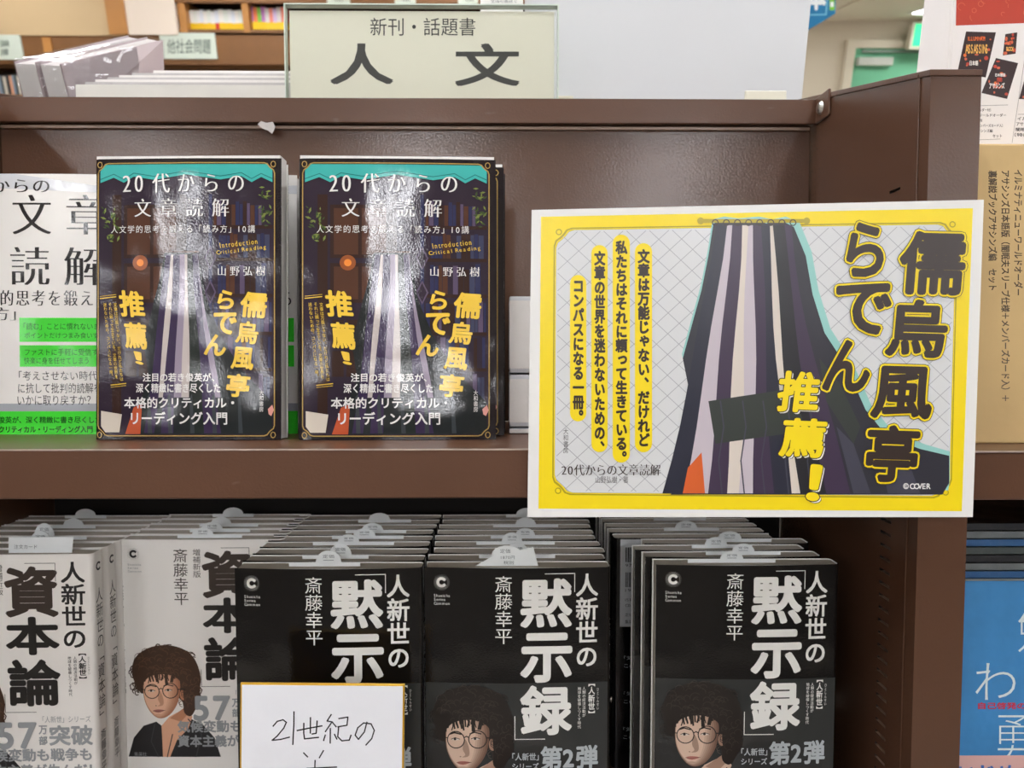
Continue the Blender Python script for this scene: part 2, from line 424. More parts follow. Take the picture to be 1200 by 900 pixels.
plate(-20, 41, 24, 70, [('評論', -8, 47, 13, 55), ('論', 3, 57, 12, 65)], 'pale shelf label cut by the left edge of the picture')
for x0, x1, lb in ((384, 410, 'first'), (463, 487, 'second'), (537, 560, 'third')):
    plate(x0, -8, x1, 5, [('棚', x0+8, -5, x0+18, 2)], lb + ' small pale label from the left on the far rail just above the acrylic sign')
# far books
CNT = ['first','second','third','fourth','fifth','sixth','seventh','eighth','ninth','tenth','eleventh','twelfth','thirteenth','fourteenth','fifteenth','sixteenth','seventeenth','eighteenth','nineteenth','twentieth','twenty-first','twenty-second']
def far_books(x, xe, ytop, ybot, cols, label, group, band=None, thick=4.6, D0=.06):
    i = 0
    while x < xe:
        w = thick * random.uniform(.8, 1.2); yt = ytop + random.uniform(-1, 1.5)
        a, b = W(x, ybot, D+D0), W(x+w*.985, yt, D+D0); b.x = W(x+w*.985, ybot, D+D0).x
        c = cols[i % len(cols)]
        t2 = thing('far_book', label.replace('book', 'book, ' + CNT[i] + ' from the left,', 1), 'book', (a.x, D+D0, a.z), rack=False, group=group)
        m = MB(); m.box(0, b.x-a.x, 0, .12, 0, b.z-a.z); m.build('cover', mat('far_%d_%d_%d' % c, c, .5), t2)
        if band:
            bc = band(i); m = MB(); m.box(-.0005, b.x-a.x+.0005, -.001, .12, 0, (b.z-a.z)*.38); m.build('paper_band', mat('far_%d_%d_%d' % bc, bc, .5), t2)
        x += w; i += 1
far_books(215, 285, 12, 36.3, [(236,238,238),(226,232,240),(240,238,232),(230,236,228)], 'thin pale book with yellow band on the far top shelf', 'yellow banded books on the far shelf', lambda i: (210,60,40) if i == 9 else (240,196,20))
far_books(290, 312, 8, 36.3, [(130,205,70),(190,120,190),(240,130,80)], 'bright book right of the far shelf divider', 'bright banded books on the far shelf', lambda i: (240,200,20))
far_books(312, 336, 9, 36.3, [(220,215,215),(240,140,120),(215,190,225)], 'pale pink book beside the acrylic sign', 'pale pink books on the far shelf', lambda i: (242,205,40))
far_books(198, 212, 12, 36.3, [(200,215,195),(60,60,65),(205,150,200)], 'book left of the yellow banded far row', 'mixed books left on the far shelf', thick=4)
far_books(-14, 34, 88, 113, [(60,70,74),(190,182,168),(40,40,44),(205,150,120),(120,135,150)], 'small book on the low far shelf', 'small books on the low far shelf', thick=3.4, D0=.004)

# ================================================================== THE RACK
YF, YBK = .51, .70
XR0, XR1, XL0 = .289, .3236, -.466
zS = -.0721 + 0.0; zSb = -.1062
zT = L(500, 116, .695).z; zTb = L(500, 145, .695).z
Z0 = -.372
rk = thing('display_rack', 'dark brown steel display rack leaning back, holding the two rows of books', 'rack', (0, .6, -1.15))
def rb(name, boxes, m=BROWN, bevel=.0012, par=None):
    mb = MB()
    for (x0,x1,y0,y1,z0,z1) in boxes: mb.box(x0,x1,y0-.6,y1-.6,z0+1.15,z1+1.15)
    return mb.build(name, m, par or rk, bevel=bevel)
rb('back_panel', [(XL0+.001, XR0-.003, .702, .706, zS, zTb+.006)], BACKP, .0006)
rb('panel_lip', [(XL0+.003, XR0-.005, .698, .702, zTb-.004, zTb-.0012)], mat('lip_highlight', (150, 125, 108), .3), .0004)  # pale lip colour stands in for the highlight below the rail
rb('top_rail', [(XL0+.002, XR0-.002, .692, .700, zTb, zT), (XL0+.002, XR0-.002, .692, .712, zT-.0015, zT)])
rb('top_shelf', [(XL0, XR0, .713, 1.02, zT-.016, zT-.012)], BROWN)
shelf = rb('shelf', [(XL0+.001, XR0-.001, YF, .70, zS-.003, zS), (XL0+.001, XR0-.001, YF, YF+.0025, zSb, zS-.001), (XL0+.001, XR0-.001, YF, YF+.02, zSb, zSb+.002)], BROWN, .0014)
rb('shelf_lip_glint', [(XL0+.001, XR0-.001, YF-.0002, YF+.0008, zS-.0004, zS+.0006)], mat('edge_reflection', (176, 160, 150), .3, var=(60, .2)), 0)  # pale strip stands in for the bright reflection along the shelf lip
rb('lower_shelf', [(XL0+.001, XR0-.001, .44, .76, Z0-.004, Z0), (XL0+.001, XR0-.001, .44, .443, Z0-.04, Z0-.004)], BROWN)
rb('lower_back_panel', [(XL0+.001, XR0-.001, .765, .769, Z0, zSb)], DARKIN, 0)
rb('base_cabinet', [(XL0+.001, XR0-.001, .46, .76, -1.15, Z0-.041)], BROWN)
# right side panel with its slots, top edge sloping back
def side_panel(xi, xo, sgn):
    mb = MB()
    zf = L(1084, 84, YF).z; zb = L(945, 115, .71).z; yb = .78
    zb2 = zb + (zb - zf) / (.71 - YF) * (yb - .71)
    zlow = -1.15
    X = lambda x: x
    o = Vector((0, -.6, 1.15))
    # shell: outer face, front flange, top, back; the inner face has slots
    ys0, ys1 = .5455, .5605
    def q(a, b, c, d, m=0): mb.quad(Vector(a)+o, Vector(b)+o, Vector(c)+o, Vector(d)+o, m)
    q((xo,YF,zlow),(xo,yb,zlow),(xo,yb,zb2),(xo,YF,zf)); q((xi,YF,zlow),(xo,YF,zlow),(xo,YF,zf),(xi,YF,zf))
    q((xi,YF,zf),(xo,YF,zf),(xo,yb,zb2),(xi,yb,zb2)); q((xi,yb,zlow),(xi,yb,zb2),(xo,yb,zb2),(xo,yb,zlow))
    ztop = lambda y: zf + (zb2-zf)*(y-YF)/(yb-YF)
    q((xi,YF,zlow),(xi,ys0,zlow),(xi,ys0,ztop(ys0)),(xi,YF,zf)); q((xi,ys1,zlow),(xi,yb,zlow),(xi,yb,zb2),(xi,ys1,ztop(ys1)))
    z = zlow; spots = [Z0 + .004 + .0098*k for k in range(27)] + [L(1058,223,.552).z]
    xp = xi + sgn * .004
    for zc in spots:
        z0, z1 = zc - .0011, zc + .0011
        q((xi,ys0,z),(xi,ys1,z),(xi,ys1,z0),(xi,ys0,z0)); z = z1
        q((xp,ys0,z0),(xp,ys1,z0),(xp,ys1,z1),(xp,ys0,z1),1)
        q((xi,ys0,z0),(xi,ys1,z0),(xp,ys1,z0),(xp,ys0,z0),2); q((xi,ys0,z1),(xi,ys1,z1),(xp,ys1,z1),(xp,ys0,z1),1)
        q((xi,ys0,z0),(xi,ys0,z1),(xp,ys0,z1),(xp,ys0,z0),1); q((xi,ys1,z0),(xi,ys1,z1),(xp,ys1,z1),(xp,ys1,z0),1)
    q((xi,ys0,z),(xi,ys1,z),(xi,ys1,ztop(ys1)),(xi,ys0,ztop(ys0)))
    sp = mb.build('side_panel', [BROWND, DARKIN, mat('slot_edge', (150, 120, 100), .3)], rk, fixn=False)
    # raised seam near the front edge and top cap
    m2 = MB(); xs = xi - sgn*.0012
    m2.hexa([Vector(p)+o for p in ((xs,.522,zlow),(xi,.522,zlow),(xi,.5245,zlow),(xs,.5245,zlow),(xs,.522,ztop(.522)),(xi,.522,ztop(.522)),(xi,.5245,ztop(.5245)),(xs,.5245,ztop(.5245)))])
    m2.build('seam', BROWND, sp, bevel=.0004)
    m2 = MB(); e = .0012
    m2.hexa([Vector(p)+o for p in ((xi-sgn*e,YF-e,zf-.003),(xo,YF-e,zf-.003),(xo,yb,zb2-.003),(xi-sgn*e,yb,zb2-.003),(xi-sgn*e,YF-e,zf+e),(xo,YF-e,zf+e),(xo,yb,zb2+e),(xi-sgn*e,yb,zb2+e))])
    m2.build('top_cap', BROWN, sp, bevel=.0005)
    # bracket and bolt
    m2 = MB(); ya, yc = .665, .694
    xb = xi - sgn*.0025
    m2.box(min(xb,xi), max(xb,xi), ya-.6, yc-.6, zTb+1.15, zT+1.151)
    bk = m2.build('bracket', BROWN, rk, bevel=.001)
    m2 = MB(); m2.cyl((xb, (ya+yc)/2-.6+.002, (zTb+zT)/2+1.15), (-sgn,0,0), .0062, .0022, 20, r2=.0045); m2.cyl((xb-sgn*.0015, (ya+yc)/2-.6+.002, (zTb+zT)/2+1.15), (-sgn,0,0), .003, .0015, 6)
    m2.build('bolt', STEEL, bk)
side_panel(XR0, XR1, 1); side_panel(XL0, XL0-.034, -1)

# ================================================================== BOOKS
def bow_of(w, b, x):
    return -b * math.sin(math.pi * min(1, max(0, x / w)))
def book_parts(t, w, h, th, spine, cov, pages, bow=.0, top_extra=0.0, sr=.004, pagein=.0012):
    """front cover on y=0 facing -y, left edge x=0; spine +1 right, -1 left"""
    N = 14; ct = .0007
    prof = []                                   # outer line of the cover, from the free front edge round the spine to the back
    for k in range(N+1):
        x = w * k / N * 1.0; prof.append((x, bow_of(w, bow, x)))
    pts = prof[:-1]
    for k in range(7):
        a = -math.pi/2 + math.pi/2*k/6; pts.append((w - sr + sr*math.cos(a) + 0, sr + sr*math.sin(a)))
    pts = [p for i, p in enumerate(pts) if not (i < N and p[0] > w - sr)]
    for k in range(7):
        a = math.pi/2*k/6; pts.append((w - sr + sr*math.cos(a), th - sr + sr*math.sin(a)))
    pts += [(0, th)]
    inn = []
    for i, p in enumerate(pts):                # inward offset
        a = pts[max(0,i-1)]; b = pts[min(len(pts)-1,i+1)]; d = Vector((b[0]-a[0], b[1]-a[1])).normalized(); inn.append((p[0]-d.y*ct, p[1]+d.x*ct))
    mx = (lambda x: x) if spine > 0 else (lambda x: w - x)
    mb = MB()
    n = len(pts); hh = h
    for i in range(n-1):
        a, b, c, d = pts[i], pts[i+1], inn[i+1], inn[i]
        zt1 = h
        P8 = [(mx(a[0]),a[1],0),(mx(b[0]),b[1],0),(mx(b[0]),b[1],zt1),(mx(a[0]),a[1],zt1)]
        Q8 = [(mx(d[0]),d[1],0),(mx(c[0]),c[1],0),(mx(c[0]),c[1],zt1),(mx(d[0]),d[1],zt1)]
        mb.quad(*P8); mb.quad(*Q8, 1); mb.quad(P8[3],P8[2],Q8[2],Q8[3]); mb.quad(P8[0],P8[1],Q8[1],Q8[0])
    for i in (0, n-1):
        a, d = pts[i], inn[i]; mb.quad((mx(a[0]),a[1],0),(mx(d[0]),d[1],0),(mx(d[0]),d[1],h),(mx(a[0]),a[1],h))
    bm_cover = mb.build('cover', [cov, PAPER], t, smooth=False)
    x0, x1 = pagein, w - ct - .0006
    mb = MB(); a, b = sorted((mx(x0), mx(x1)))
    if spine < 0: a += .0
    mb.box(a, b, ct + .0004, th - ct - .0002, .0004, h - .0008 + top_extra)
    mb.build('page_block', pages, t)
    if bow > .0015:
        mb = MB(); ps = [(mx(p[0]), p[1] + ct*.9, 0.0006) for p in pts[:N-1]] + [(mx(pts[N-2][0]), ct+.0003, .0006), (mx(0), ct+.0003, .0006)]
        mb.prism(ps, (0, 0, h - .0012)); mb.build('inner_flap', PAPER, t)
    return bm_cover
def colcuts(w, N=14): return [w*k/N for k in range(1, N)]
def frm(left, top, S, w, h):                   # pixel frame of a cover -> (x, z)
    return lambda x, y: ((x-left)/S*w, h - (y-top)/S*w)

# ---------------------------------------------------------------- portrait
def portrait(P, T, dark):
    HAIR = ink('hair', (30, 25, 23)) if dark else ink('hair_brown', (66, 46, 34)); HL = ink('hair_shine', (58, 50, 46)) if dark else ink('hair_shine_brown', (98, 70, 50))
    SKIN = ink('skin_dim', (206, 178, 158)) if dark else ink('skin', (222, 170, 138)); SKD = ink('skin_shade_dim', (160, 128, 110)) if dark else ink('skin_shade', (188, 130, 98))
    FR = ink('spectacle_frame', (24, 20, 20)); LIP = ink('lip', (170, 106, 96)); EYE_ = ink('eye_ink', (28, 20, 18)); EW = ink('eye_white', (214, 205, 198))
    JK = ink('jacket', (34, 34, 36)); JK2 = ink('jacket_fold', (58, 58, 60)); SH = ink('portrait_shirt', (20, 20, 24))
    tr = lambda pts: [T(*p) for p in pts]
    sc = (T(1,0)[0]-T(0,0)[0])
    # jacket, neck
    P.poly(tr([(498,962),(506,935),(520,918),(538,912),(560,930),(580,905),(602,916),(618,935),(626,962)]), JK, 3)
    P.poly(tr([(545,918),(556,905),(580,892),(588,905),(582,922),(566,938),(556,962),(546,962)]), SKIN, 3.5)
    P.poly(tr([(557,907),(580,890),(586,897),(572,912)]), SKD, 3.8)
    P.line(tr([(560,930),(552,962)]), 1.5*sc, JK2, 4); P.line(tr([(582,908),(600,930),(592,962)]), 1.5*sc, JK2, 4); P.line(tr([(536,914),(530,940),(540,962)]), 1.3*sc, JK2, 4)
    # hair mass
    random.seed(3)
    out = []
    base = [(507,850),(506,836),(511,822),(522,812),(536,806),(552,804),(568,806),(582,812),(592,822),(598,836),(601,852),(599,868),(601,880),(594,892),(586,904),(577,899),(572,880),(540,868),(518,872)]
    P.poly(tr(smooth(base, 4)), HAIR, 4.5)
    for k in range(46):                           # curly locks round the mass
        a = R(150 + 245*random.random()); rr = random.uniform(.86, 1.04)
        cx, cy = 553 + 46*math.cos(a)*rr, 851 + 46*math.sin(a)*rr
        if cy > 905: continue
        P.ring(*T(cx, cy), random.uniform(2.5,5.5)*sc, 1.4*sc, HAIR, 4.7, 6, a0=random.uniform(0,180), a1=random.uniform(220,420))
    # ear and face
    P.disc(*T(576, 874), 4.5*sc, 7.5*sc, SKD, 5, 12)
    mixc = lambda a, b, t_: tuple(a[i]+(b[i]-a[i])*t_ for i in range(3))
    lo, hi = ((112, 84, 70), (214, 186, 166)) if dark else ((168, 112, 84), (230, 184, 154))
    face = [(521,862),(523,848),(535,838),(552,836),(566,842),(572,856),(571,874),(567,888),(558,901),(547,907),(537,905),(528,895),(522,880)]
    P.poly(tr(smooth(face, 5)), ink('skin_%d_0' % dark, lo), 5.0)
    for q in range(1, 7):                       # modelling of the cheek in close tones
        k_ = 1 - .075*q; fx, fy = 536, 874
        P.poly(tr(smooth([(fx+(x-fx)*(k_ if x > fx else 1-.012*q), fy+(y-fy)*(1-.02*q)) for x, y in face], 4)), ink('skin_%d_%d' % (dark, q), mixc(lo, hi, q/6)), 5.0+.12*q)
    P.poly(tr(smooth([(543,868),(541,880),(544,887),(540,890),(547,889),(549,884),(547,874)], 3)), ink('skin_%d_3' % dark, lo), 5.9)
    P.disc(*T(538.2, 889.3), 1.0*sc, .6*sc, ink('nostril', (104, 72, 60)), 6, 8)
    P.poly(tr(smooth([(534,896.5),(540,894.6),(550,895.8),(541,899.2)], 3)), LIP, 6); P.line(tr([(533.5,896.8),(541,896.9),(551,895.8)]), .5*sc, EYE_, 6.2)
    P.poly(tr(smooth([(534,902),(541,901),(547,902),(541,903.5)], 3)), ink('skin_%d_4' % dark, lo), 5.9)
    for ex, ey in ((532.5, 868.5), (556, 867.5)):
        P.poly(tr(smooth([(ex-4.6,ey+.3),(ex-.5,ey-1.7),(ex+4.8,ey),(ex,ey+1.3)], 3)), EW, 6); P.disc(*T(ex-.6, ey-.2), 1.6*sc, 1.5*sc, EYE_, 6.2, 10)
        P.line(tr([(ex-5,ey),(ex-.5,ey-2),(ex+5,ey-.3)]), .8*sc, EYE_, 6.3)
        P.line(tr([(ex-6.5,ey-6),(ex-1,ey-8),(ex+6.5,ey-6.2)]), 1.5*sc, HAIR, 6.3)
    # fringe: locks curling over the forehead
    P.poly(tr(smooth([(512,856),(509,840),(516,824),(532,814),(556,812),(576,820),(588,840),(590,862),(584,884),(577,880),(575,860),(566,849),(552,845),(538,846),(528,850),(520,858)], 3)), HAIR, 6.6)
    for k in range(34):
        x0 = 515 + 2.1*k; y0 = 836 + 5*math.sin(k*1.7); b_ = random.uniform(-6, 6); e_ = 849 + random.uniform(0, 10) + (6 if k < 5 or k > 28 else 0)
        pl = [(x0, y0), (x0+b_*.7, (y0+e_)/2-2), (x0+b_*.6, (y0+e_)/2+3), (x0+b_*.1, e_)]
        P.line(tr(pl), random.uniform(1.2, 2.6)*sc, HAIR, 6.7 + .006*k)
    for k in range(60):
        a_ = random.uniform(0, 6.28); q_ = random.random()**.5; x, y = 552+40*q_*math.cos(a_), 830+22*q_*math.sin(a_)
        P.ring(*T(x, y), random.uniform(2.5,6.5)*sc, .7*sc, HL, 7.0, 5, a0=random.uniform(150,260), a1=random.uniform(290,380))
    for k in range(16):
        y = 850 + 2.6*k; x = 586 + 9*math.sin(k*1.3) - max(0, k-8)*.9
        P.ring(*T(x, y), random.uniform(3,5)*sc, .8*sc, HL, 7.0, 6, a0=random.uniform(0,200), a1=random.uniform(220,400))
    # spectacles
    P.ring(*T(533, 869), 10*sc, 1.2*sc, FR, 7.3, 22); P.ring(*T(558.5, 868), 10.5*sc, 1.2*sc, FR, 7.3, 22)
    P.line(tr([(543,866),(545.5,864.5),(548,866)]), 1.2*sc, FR, 7.4); P.line(tr([(569,866),(579,866)]), 1.3*sc, FR, 7.4); P.line(tr([(523,867),(518,866)]), 1.2*sc, FR, 7.4)
def emblem(P, cx, cy, r, m, dots=True, txt=None, big=False):
    P.ring(cx, cy, r*.56, r*.40, m, 2, 18, a0=40, a1=320)
    if dots:
        for q, (rr, n, s) in enumerate(((.93, 22, .06), (1.12, 22, .04))):
            for k in range(n):
                a = 2*math.pi*(k+.5*q)/n; P.disc(cx+r*rr*math.cos(a), cy+r*rr*math.sin(a), r*s, r*s, m, 2, 5)
def bracket_marks(P, a, b, c, m, w=.9):
    P.line([a, b, c], w, m, 2.2)

BW, BH, BT = .1405, .205, .0165
# ---------------------------------------------------------------- black paperback
BLK = gloss('black_cover', (16, 15, 16), .16); WI = ink('white', (232, 232, 228)); BAND = gloss('band_charcoal', (48, 50, 50), .2); GI = ink('grey_white', (176, 184, 188))
BOWB = .0032
yb_ = lambda x, z: bow_of(BW, BOWB, x)
def black_book():
    t = thing('black_paperback', '', 'book', (0, .55, Z0))
    c = book_parts(t, BW, BH, BT, 1, BLK, PAGES, BOWB)
    fr = frm(497, 665, 217, BW, BH)
    cuts = colcuts(BW)
    P = Print(fr)
    P.text('黙', 608, 677, 669, 735, WI, 'B'); P.text('示', 608, 741, 669, 800, WI, 'B', 8); P.text('録', 608, 803, 669, 863, WI, 'B', 8)
    P.text('人新世の', 673, 672, 699, 782, WI, 'b', vertical=True); P.text('斎藤幸平', 579, 674, 599, 754, WI, 'r', vertical=True)
    P.line([(637,671.5),(671.5,671.5),(671.5,693)], .9, WI, 2.2); P.line([(602,840),(602,867.5),(637,867.5)], .9, WI, 8)
    P.build('title_lettering', c, cuts, yb_)
    P = Print(fr); emblem(P, 517, 682, 8, WI)
    for k, s in enumerate(('Shueisha', 'Series', 'Common')): P.text(s, 508, 696+4.6*k, 508+(18.5,13,18)[k], 699.4+4.6*k, WI, 'r')
    P.build('series_emblem', c, cuts, yb_)
    # paper band
    mb = MB(); za = fr(0, 801)[1]; mb.box(.0002, BW-.002, -.00012, .0002, .0002, za); mb.quad((BW+.00015,.003,.0002),(BW+.00015,BT-.003,.0002),(BW+.00015,BT-.003,za),(BW+.00015,.003,za))
    bd = mb.build('paper_band', BAND, t, cuts=cuts, ydef=lambda x, z: bow_of(BW, BOWB, x) if x < BW else 0)
    P = Print(fr); portrait(P, lambda x, y: (x, y), True); P.build('portrait_picture', bd, cuts, yb_)
    P = Print(fr)
    P.text('第2弾', 632, 876, 700, 905, GI, 'B', 9); P.text('「人新世」', 599, 884, 630, 893, GI, 'b', 9); P.text('シリーズ', 599, 896, 630, 904, GI, 'b', 9)
    P.text('【人新世】', 688, 803, 696, 838, WI, 'b', 9, vertical=True); P.text('ひとしんせい', 698, 808, 700.5, 834, WI, 'r', 9, vertical=True)
    P.text('人類の経済活動が', 681, 806, 685, 842, WI, 'r', 9, vertical=True); P.text('地球を破壊しつくす時代', 675.5, 806, 679.5, 856, WI, 'r', 9, vertical=True)
    P.text('気候変動も戦争も', 602, 915, 700, 930, GI, 'b', 9); P.text('資本主義が生んだ', 602, 935, 700, 950, GI, 'b', 9)
    P.build('band_lettering', bd, cuts, yb_)
    # spine writing
    P = Print(lambda x, y: (x, y)); P.text('人新世の黙示録', .004, BH-.03, .0125, BH-.125, WI, 'r', vertical=True); P.text('斎藤幸平', .005, BH-.14, .0115, BH-.18, WI, 'r', vertical=True)
    o = P.build('spine_lettering', c)
    for v in o.data.vertices: v.co = Vector((BW + .0002, v.co.x, v.co.z))
    return t
bb = black_book(); kids()
def put_black(X, Y, label, group, rot=None, first=[]):
    if not first:
        first.append(1); bb.matrix_world = MF @ (Matrix.Translation((X, Y, Z0)) @ (rot or Matrix.Identity(4))); bb['label'] = label; bb['group'] = group; return bb
    return dup(bb, (X, Y, Z0), label, rot, group)
ORD = ['front', 'second', 'third', 'fourth', 'fifth', 'sixth', 'seventh', 'eighth', 'ninth', 'tenth', 'eleventh']
ztop = Z0 + BH
def xat(px, Y, z=ztop):                         # rack X seen at pixel column px at depth Y, height z
    y = 404 - z/Y*F
    return L(px, y, Y).x
def ordlab(k, what, where):
    return f'{what} at the very front of {where}' if k == 0 else f'{what} {ORD[k]} from the front in {where}'
# left black stack
for k in range(9):
    Y = .55 + .0198*k
    put_black(xat(274, .55) + random.uniform(-.0015,.0015), Y, ordlab(k, 'black cover paperback', 'the stack behind the handwritten card'), 'black paperbacks behind the handwritten card', RZ(random.uniform(-.6,.6)))
for k in range(9):
    Y = .551 + .0197*k
    put_black(xat(498, .55) + random.uniform(-.0015,.0015), Y, ordlab(k, 'black cover paperback', 'the middle black stack'), 'black paperbacks in the middle stack', RZ(random.uniform(-.6,.6)))
pos = [(769,.556,.0),(756,.577,.0),(744,.597,.0),(755,.616,0)]
for k, (px, Y, a) in enumerate(pos):
    put_black(xat(px, Y), Y, ordlab(k, 'black cover paperback', 'the rightmost black stack'), 'black paperbacks in the right stack', RZ(random.uniform(-.3,.3)))
# the turned-round copy with the barcode: its back cover faces out
def barcode_book():
    Y = .634; X = xat(719, Y)
    t = thing('black_paperback', 'black paperback turned round showing white barcode panel, behind the rightmost front copies', 'book', (X, Y, Z0), group='black paperbacks in the right stack')
    c = book_parts(t, BW, BH, BT, -1, BLK, PAGES, 0)
    P = Print(lambda x, y: (x, BH - y)); BI = ink('black_print', (24,24,26))
    P.rect(.006, .001, .034, .078, ink('barcode_panel', (190, 192, 194)), 1)
    for (yy) in (.008, .030):
        x = .0105
        while x < .031:
            w = random.choice((.0004,.0007,.0011)); P.rect(x, yy, x+w, yy+.013, BI, 2); x += w + random.choice((.0004,.0007))
    P.text('9784087', .0105, .0225, .031, .0252, BI); P.text('1920036', .0105, .0445, .031, .0472, BI)
    P.text('ISBN978', .0105, .053, .027, .0555, BI); P.text('C0031', .0105, .058, .022, .0605, BI)
    P.text('定価', .0105, .066, .017, .069, BI); P.text('集英社', .0105, .072, .020, .0755, BI)
    for k in range(3):
        P.text('「気候危機', .010, .104+.032*k, .034, .1075+.032*k, GI, 't', 2); P.text('この惑星', .010, .111+.032*k, .030, .1145+.032*k, GI, 't', 2)
    P.build('back_print', c)
barcode_book()
for k in range(5):
    Y = .654 + .0195*k
    put_black(xat(712, .66)+random.uniform(-.001,.001), Y, 'black cover paperback ' + ('just behind the turned-round barcode copy' if k == 0 else f'{ORD[k]} one back behind the turned-round barcode copy' if k < 4 else 'last of the row behind the turned-round barcode copy'), 'black paperbacks behind the barcode copy')

# ---------------------------------------------------------------- white paperback
WCOV = mat('gloss_white_cover', (238, 235, 230), .3, wave=(9, .6, .003)); BK = ink('black', (30, 28, 27)); GY = ink('grey', (150, 154, 156)); GY2 = ink('grey_dark', (95, 92, 88)); BKB = ink('brown_black', (58, 48, 42))
WBW = .0012
yw_ = lambda x, z: bow_of(BW, WBW, x)
def white_book():
    t = thing('white_paperback', '', 'book', (0, .59, Z0))
    c = book_parts(t, BW, BH, BT, 1, WCOV, PAGES, WBW)
    A = frm(-98, 648, 206, BW, BH); B = frm(137, 633, 192, BW, BH); cuts = colcuts(BW)
    P = Print(A)
    P.text('資', 5, 662, 68, 723, BKB, 'B'); P.text('本', 5, 722, 68, 768, BK, 'B', 8); P.text('論', 6, 773, 68, 830, BK, 'B', 8)
    P.text('人新世の', 71, 657, 99, 760, BK, 'b', vertical=True)
    P.line([(30,658.5),(65,658.5),(65,680)], .7, GY2, 2.2); P.line([(2,815),(2,837),(38,837)], .7, GY2, 8.2)
    P.text('【人新世】', 89, 767, 98, 797, BK, 'b', 8, vertical=True); P.text('ひとしんせい', 99.5, 771, 102, 792, GY2, 'r', 8, vertical=True); P.text('人類の経済活動が', 83, 770, 87, 804, BK, 'r', 8, vertical=True); P.text('地球を破壊しつくす時代', 76.5, 770, 80.5, 818, BK, 'r', 8, vertical=True)
    P.text('「人新世」シリーズ', 45, 842, 101, 850, GY, 'r', 9)
    P.text('57', -9, 849, 38, 882, GY, 'B', 9); P.text('万', 40, 853, 50, 864, GY, 'B', 9); P.text('部', 40, 866, 50, 877, GY, 'B', 9); P.text('突破', 52, 853, 103, 878, GY, 'B', 9)
    P.text('気候変動も戦争も', -30, 881, 101, 897, GY, 'B', 9); P.text('資本主義が生んだ！', -30, 900, 101, 916, GY, 'B', 9)
    P.fr = B; P.text('斎藤幸平', 200, 644, 217, 711, BKB, 'r', vertical=True); P.text('増補新版', 223, 644, 232, 678, BKB, 'r', vertical=True)
    P.build('title_lettering', c, cuts, yw_)
    P = Print(B); emblem(P, 153, 650, 6.2, BK)
    for k, s in enumerate(('Shueisha', 'Series', 'Common')): P.text(s, 146, 661.5+4*k, 146+(16,12,16)[k], 664+4*k, GY, 'r')
    P.build('series_emblem', c, cuts, yw_)
    P = Print(B); portrait(P, lambda x, y: (147+(x-505)*.86, 760+(y-805)*.86), False); P.build('portrait_picture', c, cuts, yw_)
    P = Print(B); P.text('集英社', 148, 889, 163, 894, GY, 'r', 9); P.build('publisher_lettering', c, cuts, yw_)
    P = Print(lambda x, y: (x, y)); P.text('人新世の「資本論」', .0035, BH-.030, .0130, BH-.135, BK, 'r', vertical=True); P.text('斎藤幸平', .0045, BH-.148, .012, BH-.183, BK, 'r', vertical=True)
    P.ring(.00825, BH-.012, .0028, .0016, BK, 2, 14, a0=45, a1=315)
    o = P.build('spine_lettering', c)
    for v in o.data.vertices: v.co = Vector((BW + .0002, v.co.x, v.co.z))
    return t
wbk = white_book(); kids()
first_w = []
def put_white(X, Y, label, group, rot=None):
    if not first_w:
        first_w.append(1); wbk.matrix_world = MF @ (Matrix.Translation((X, Y, Z0)) @ (rot or Matrix.Identity(4))); wbk['label'] = label; wbk['group'] = group; return
    dup(wbk, (X, Y, Z0), label, rot, group)
XA_ = xat(108, .59) - BW
for k in range(7):
    put_white(XA_ + (0, .0004, .001, .003, .002, .004, .004)[k], .59 + .0198*k, ordlab(k, 'white cover paperback', 'the leftmost white stack'), 'white paperbacks in the left stack')
XB_ = xat(138, .634)
for k in range(5):
    put_white(XB_ + random.uniform(0,.002), .634 + .0198*k, ordlab(k, 'white cover paperback', 'the white portrait stack'), 'white paperbacks in the portrait stack')

# ---------------------------------------------------------------- order slips poking out of the books
PR = ink('slip_print', (110, 118, 122))
def slip(px0, px1, ytab, sheet, Yb, label, txt=True, group='order slips in the lower row', quad=None, xs=None):
    """tab between px0 and px1, top at pixel row ytab, standing in the book whose front is at depth Yb"""
    Y = Yb + BT*.45
    a, b = xat(px0, Y, ztop+.004), xat(px1, Y, ztop+.004); top = L((px0+px1)/2, ytab, Y).z - ztop
    top = min(max(top, .0085), .03); r = (b-a)/2; X = (a+b)/2
    t = thing('order_slip', label, 'slip', (X, Y, ztop), group=group)
    s0, s1 = sheet; pts = [(s0, -.02), (s1, -.02), (s1, .0022)]
    pts += [(r*math.cos(th), .0022 + (top-.0022)*math.sin(th)) for th in [math.pi*k/12 for k in range(13)]] + [(s0, .0022)]
    m = MB(); m.prism([(x, 0, z) for x, z in pts], (0, .00035, 0)); m.build('slip_sheet', SLIP, t)
    if txt:
        P = Print(lambda x, y: (x, y)); P.text('定価', -r*.45, top*.72, r*.45, top*.48, PR, 'r', 2); P.line([(-r*.4, top*.34), (r*.4, top*.34)], .0004, PR, 2); P.build('slip_print', t)
    return t
def stackY(k, y0=.55): return y0 + .0198*k
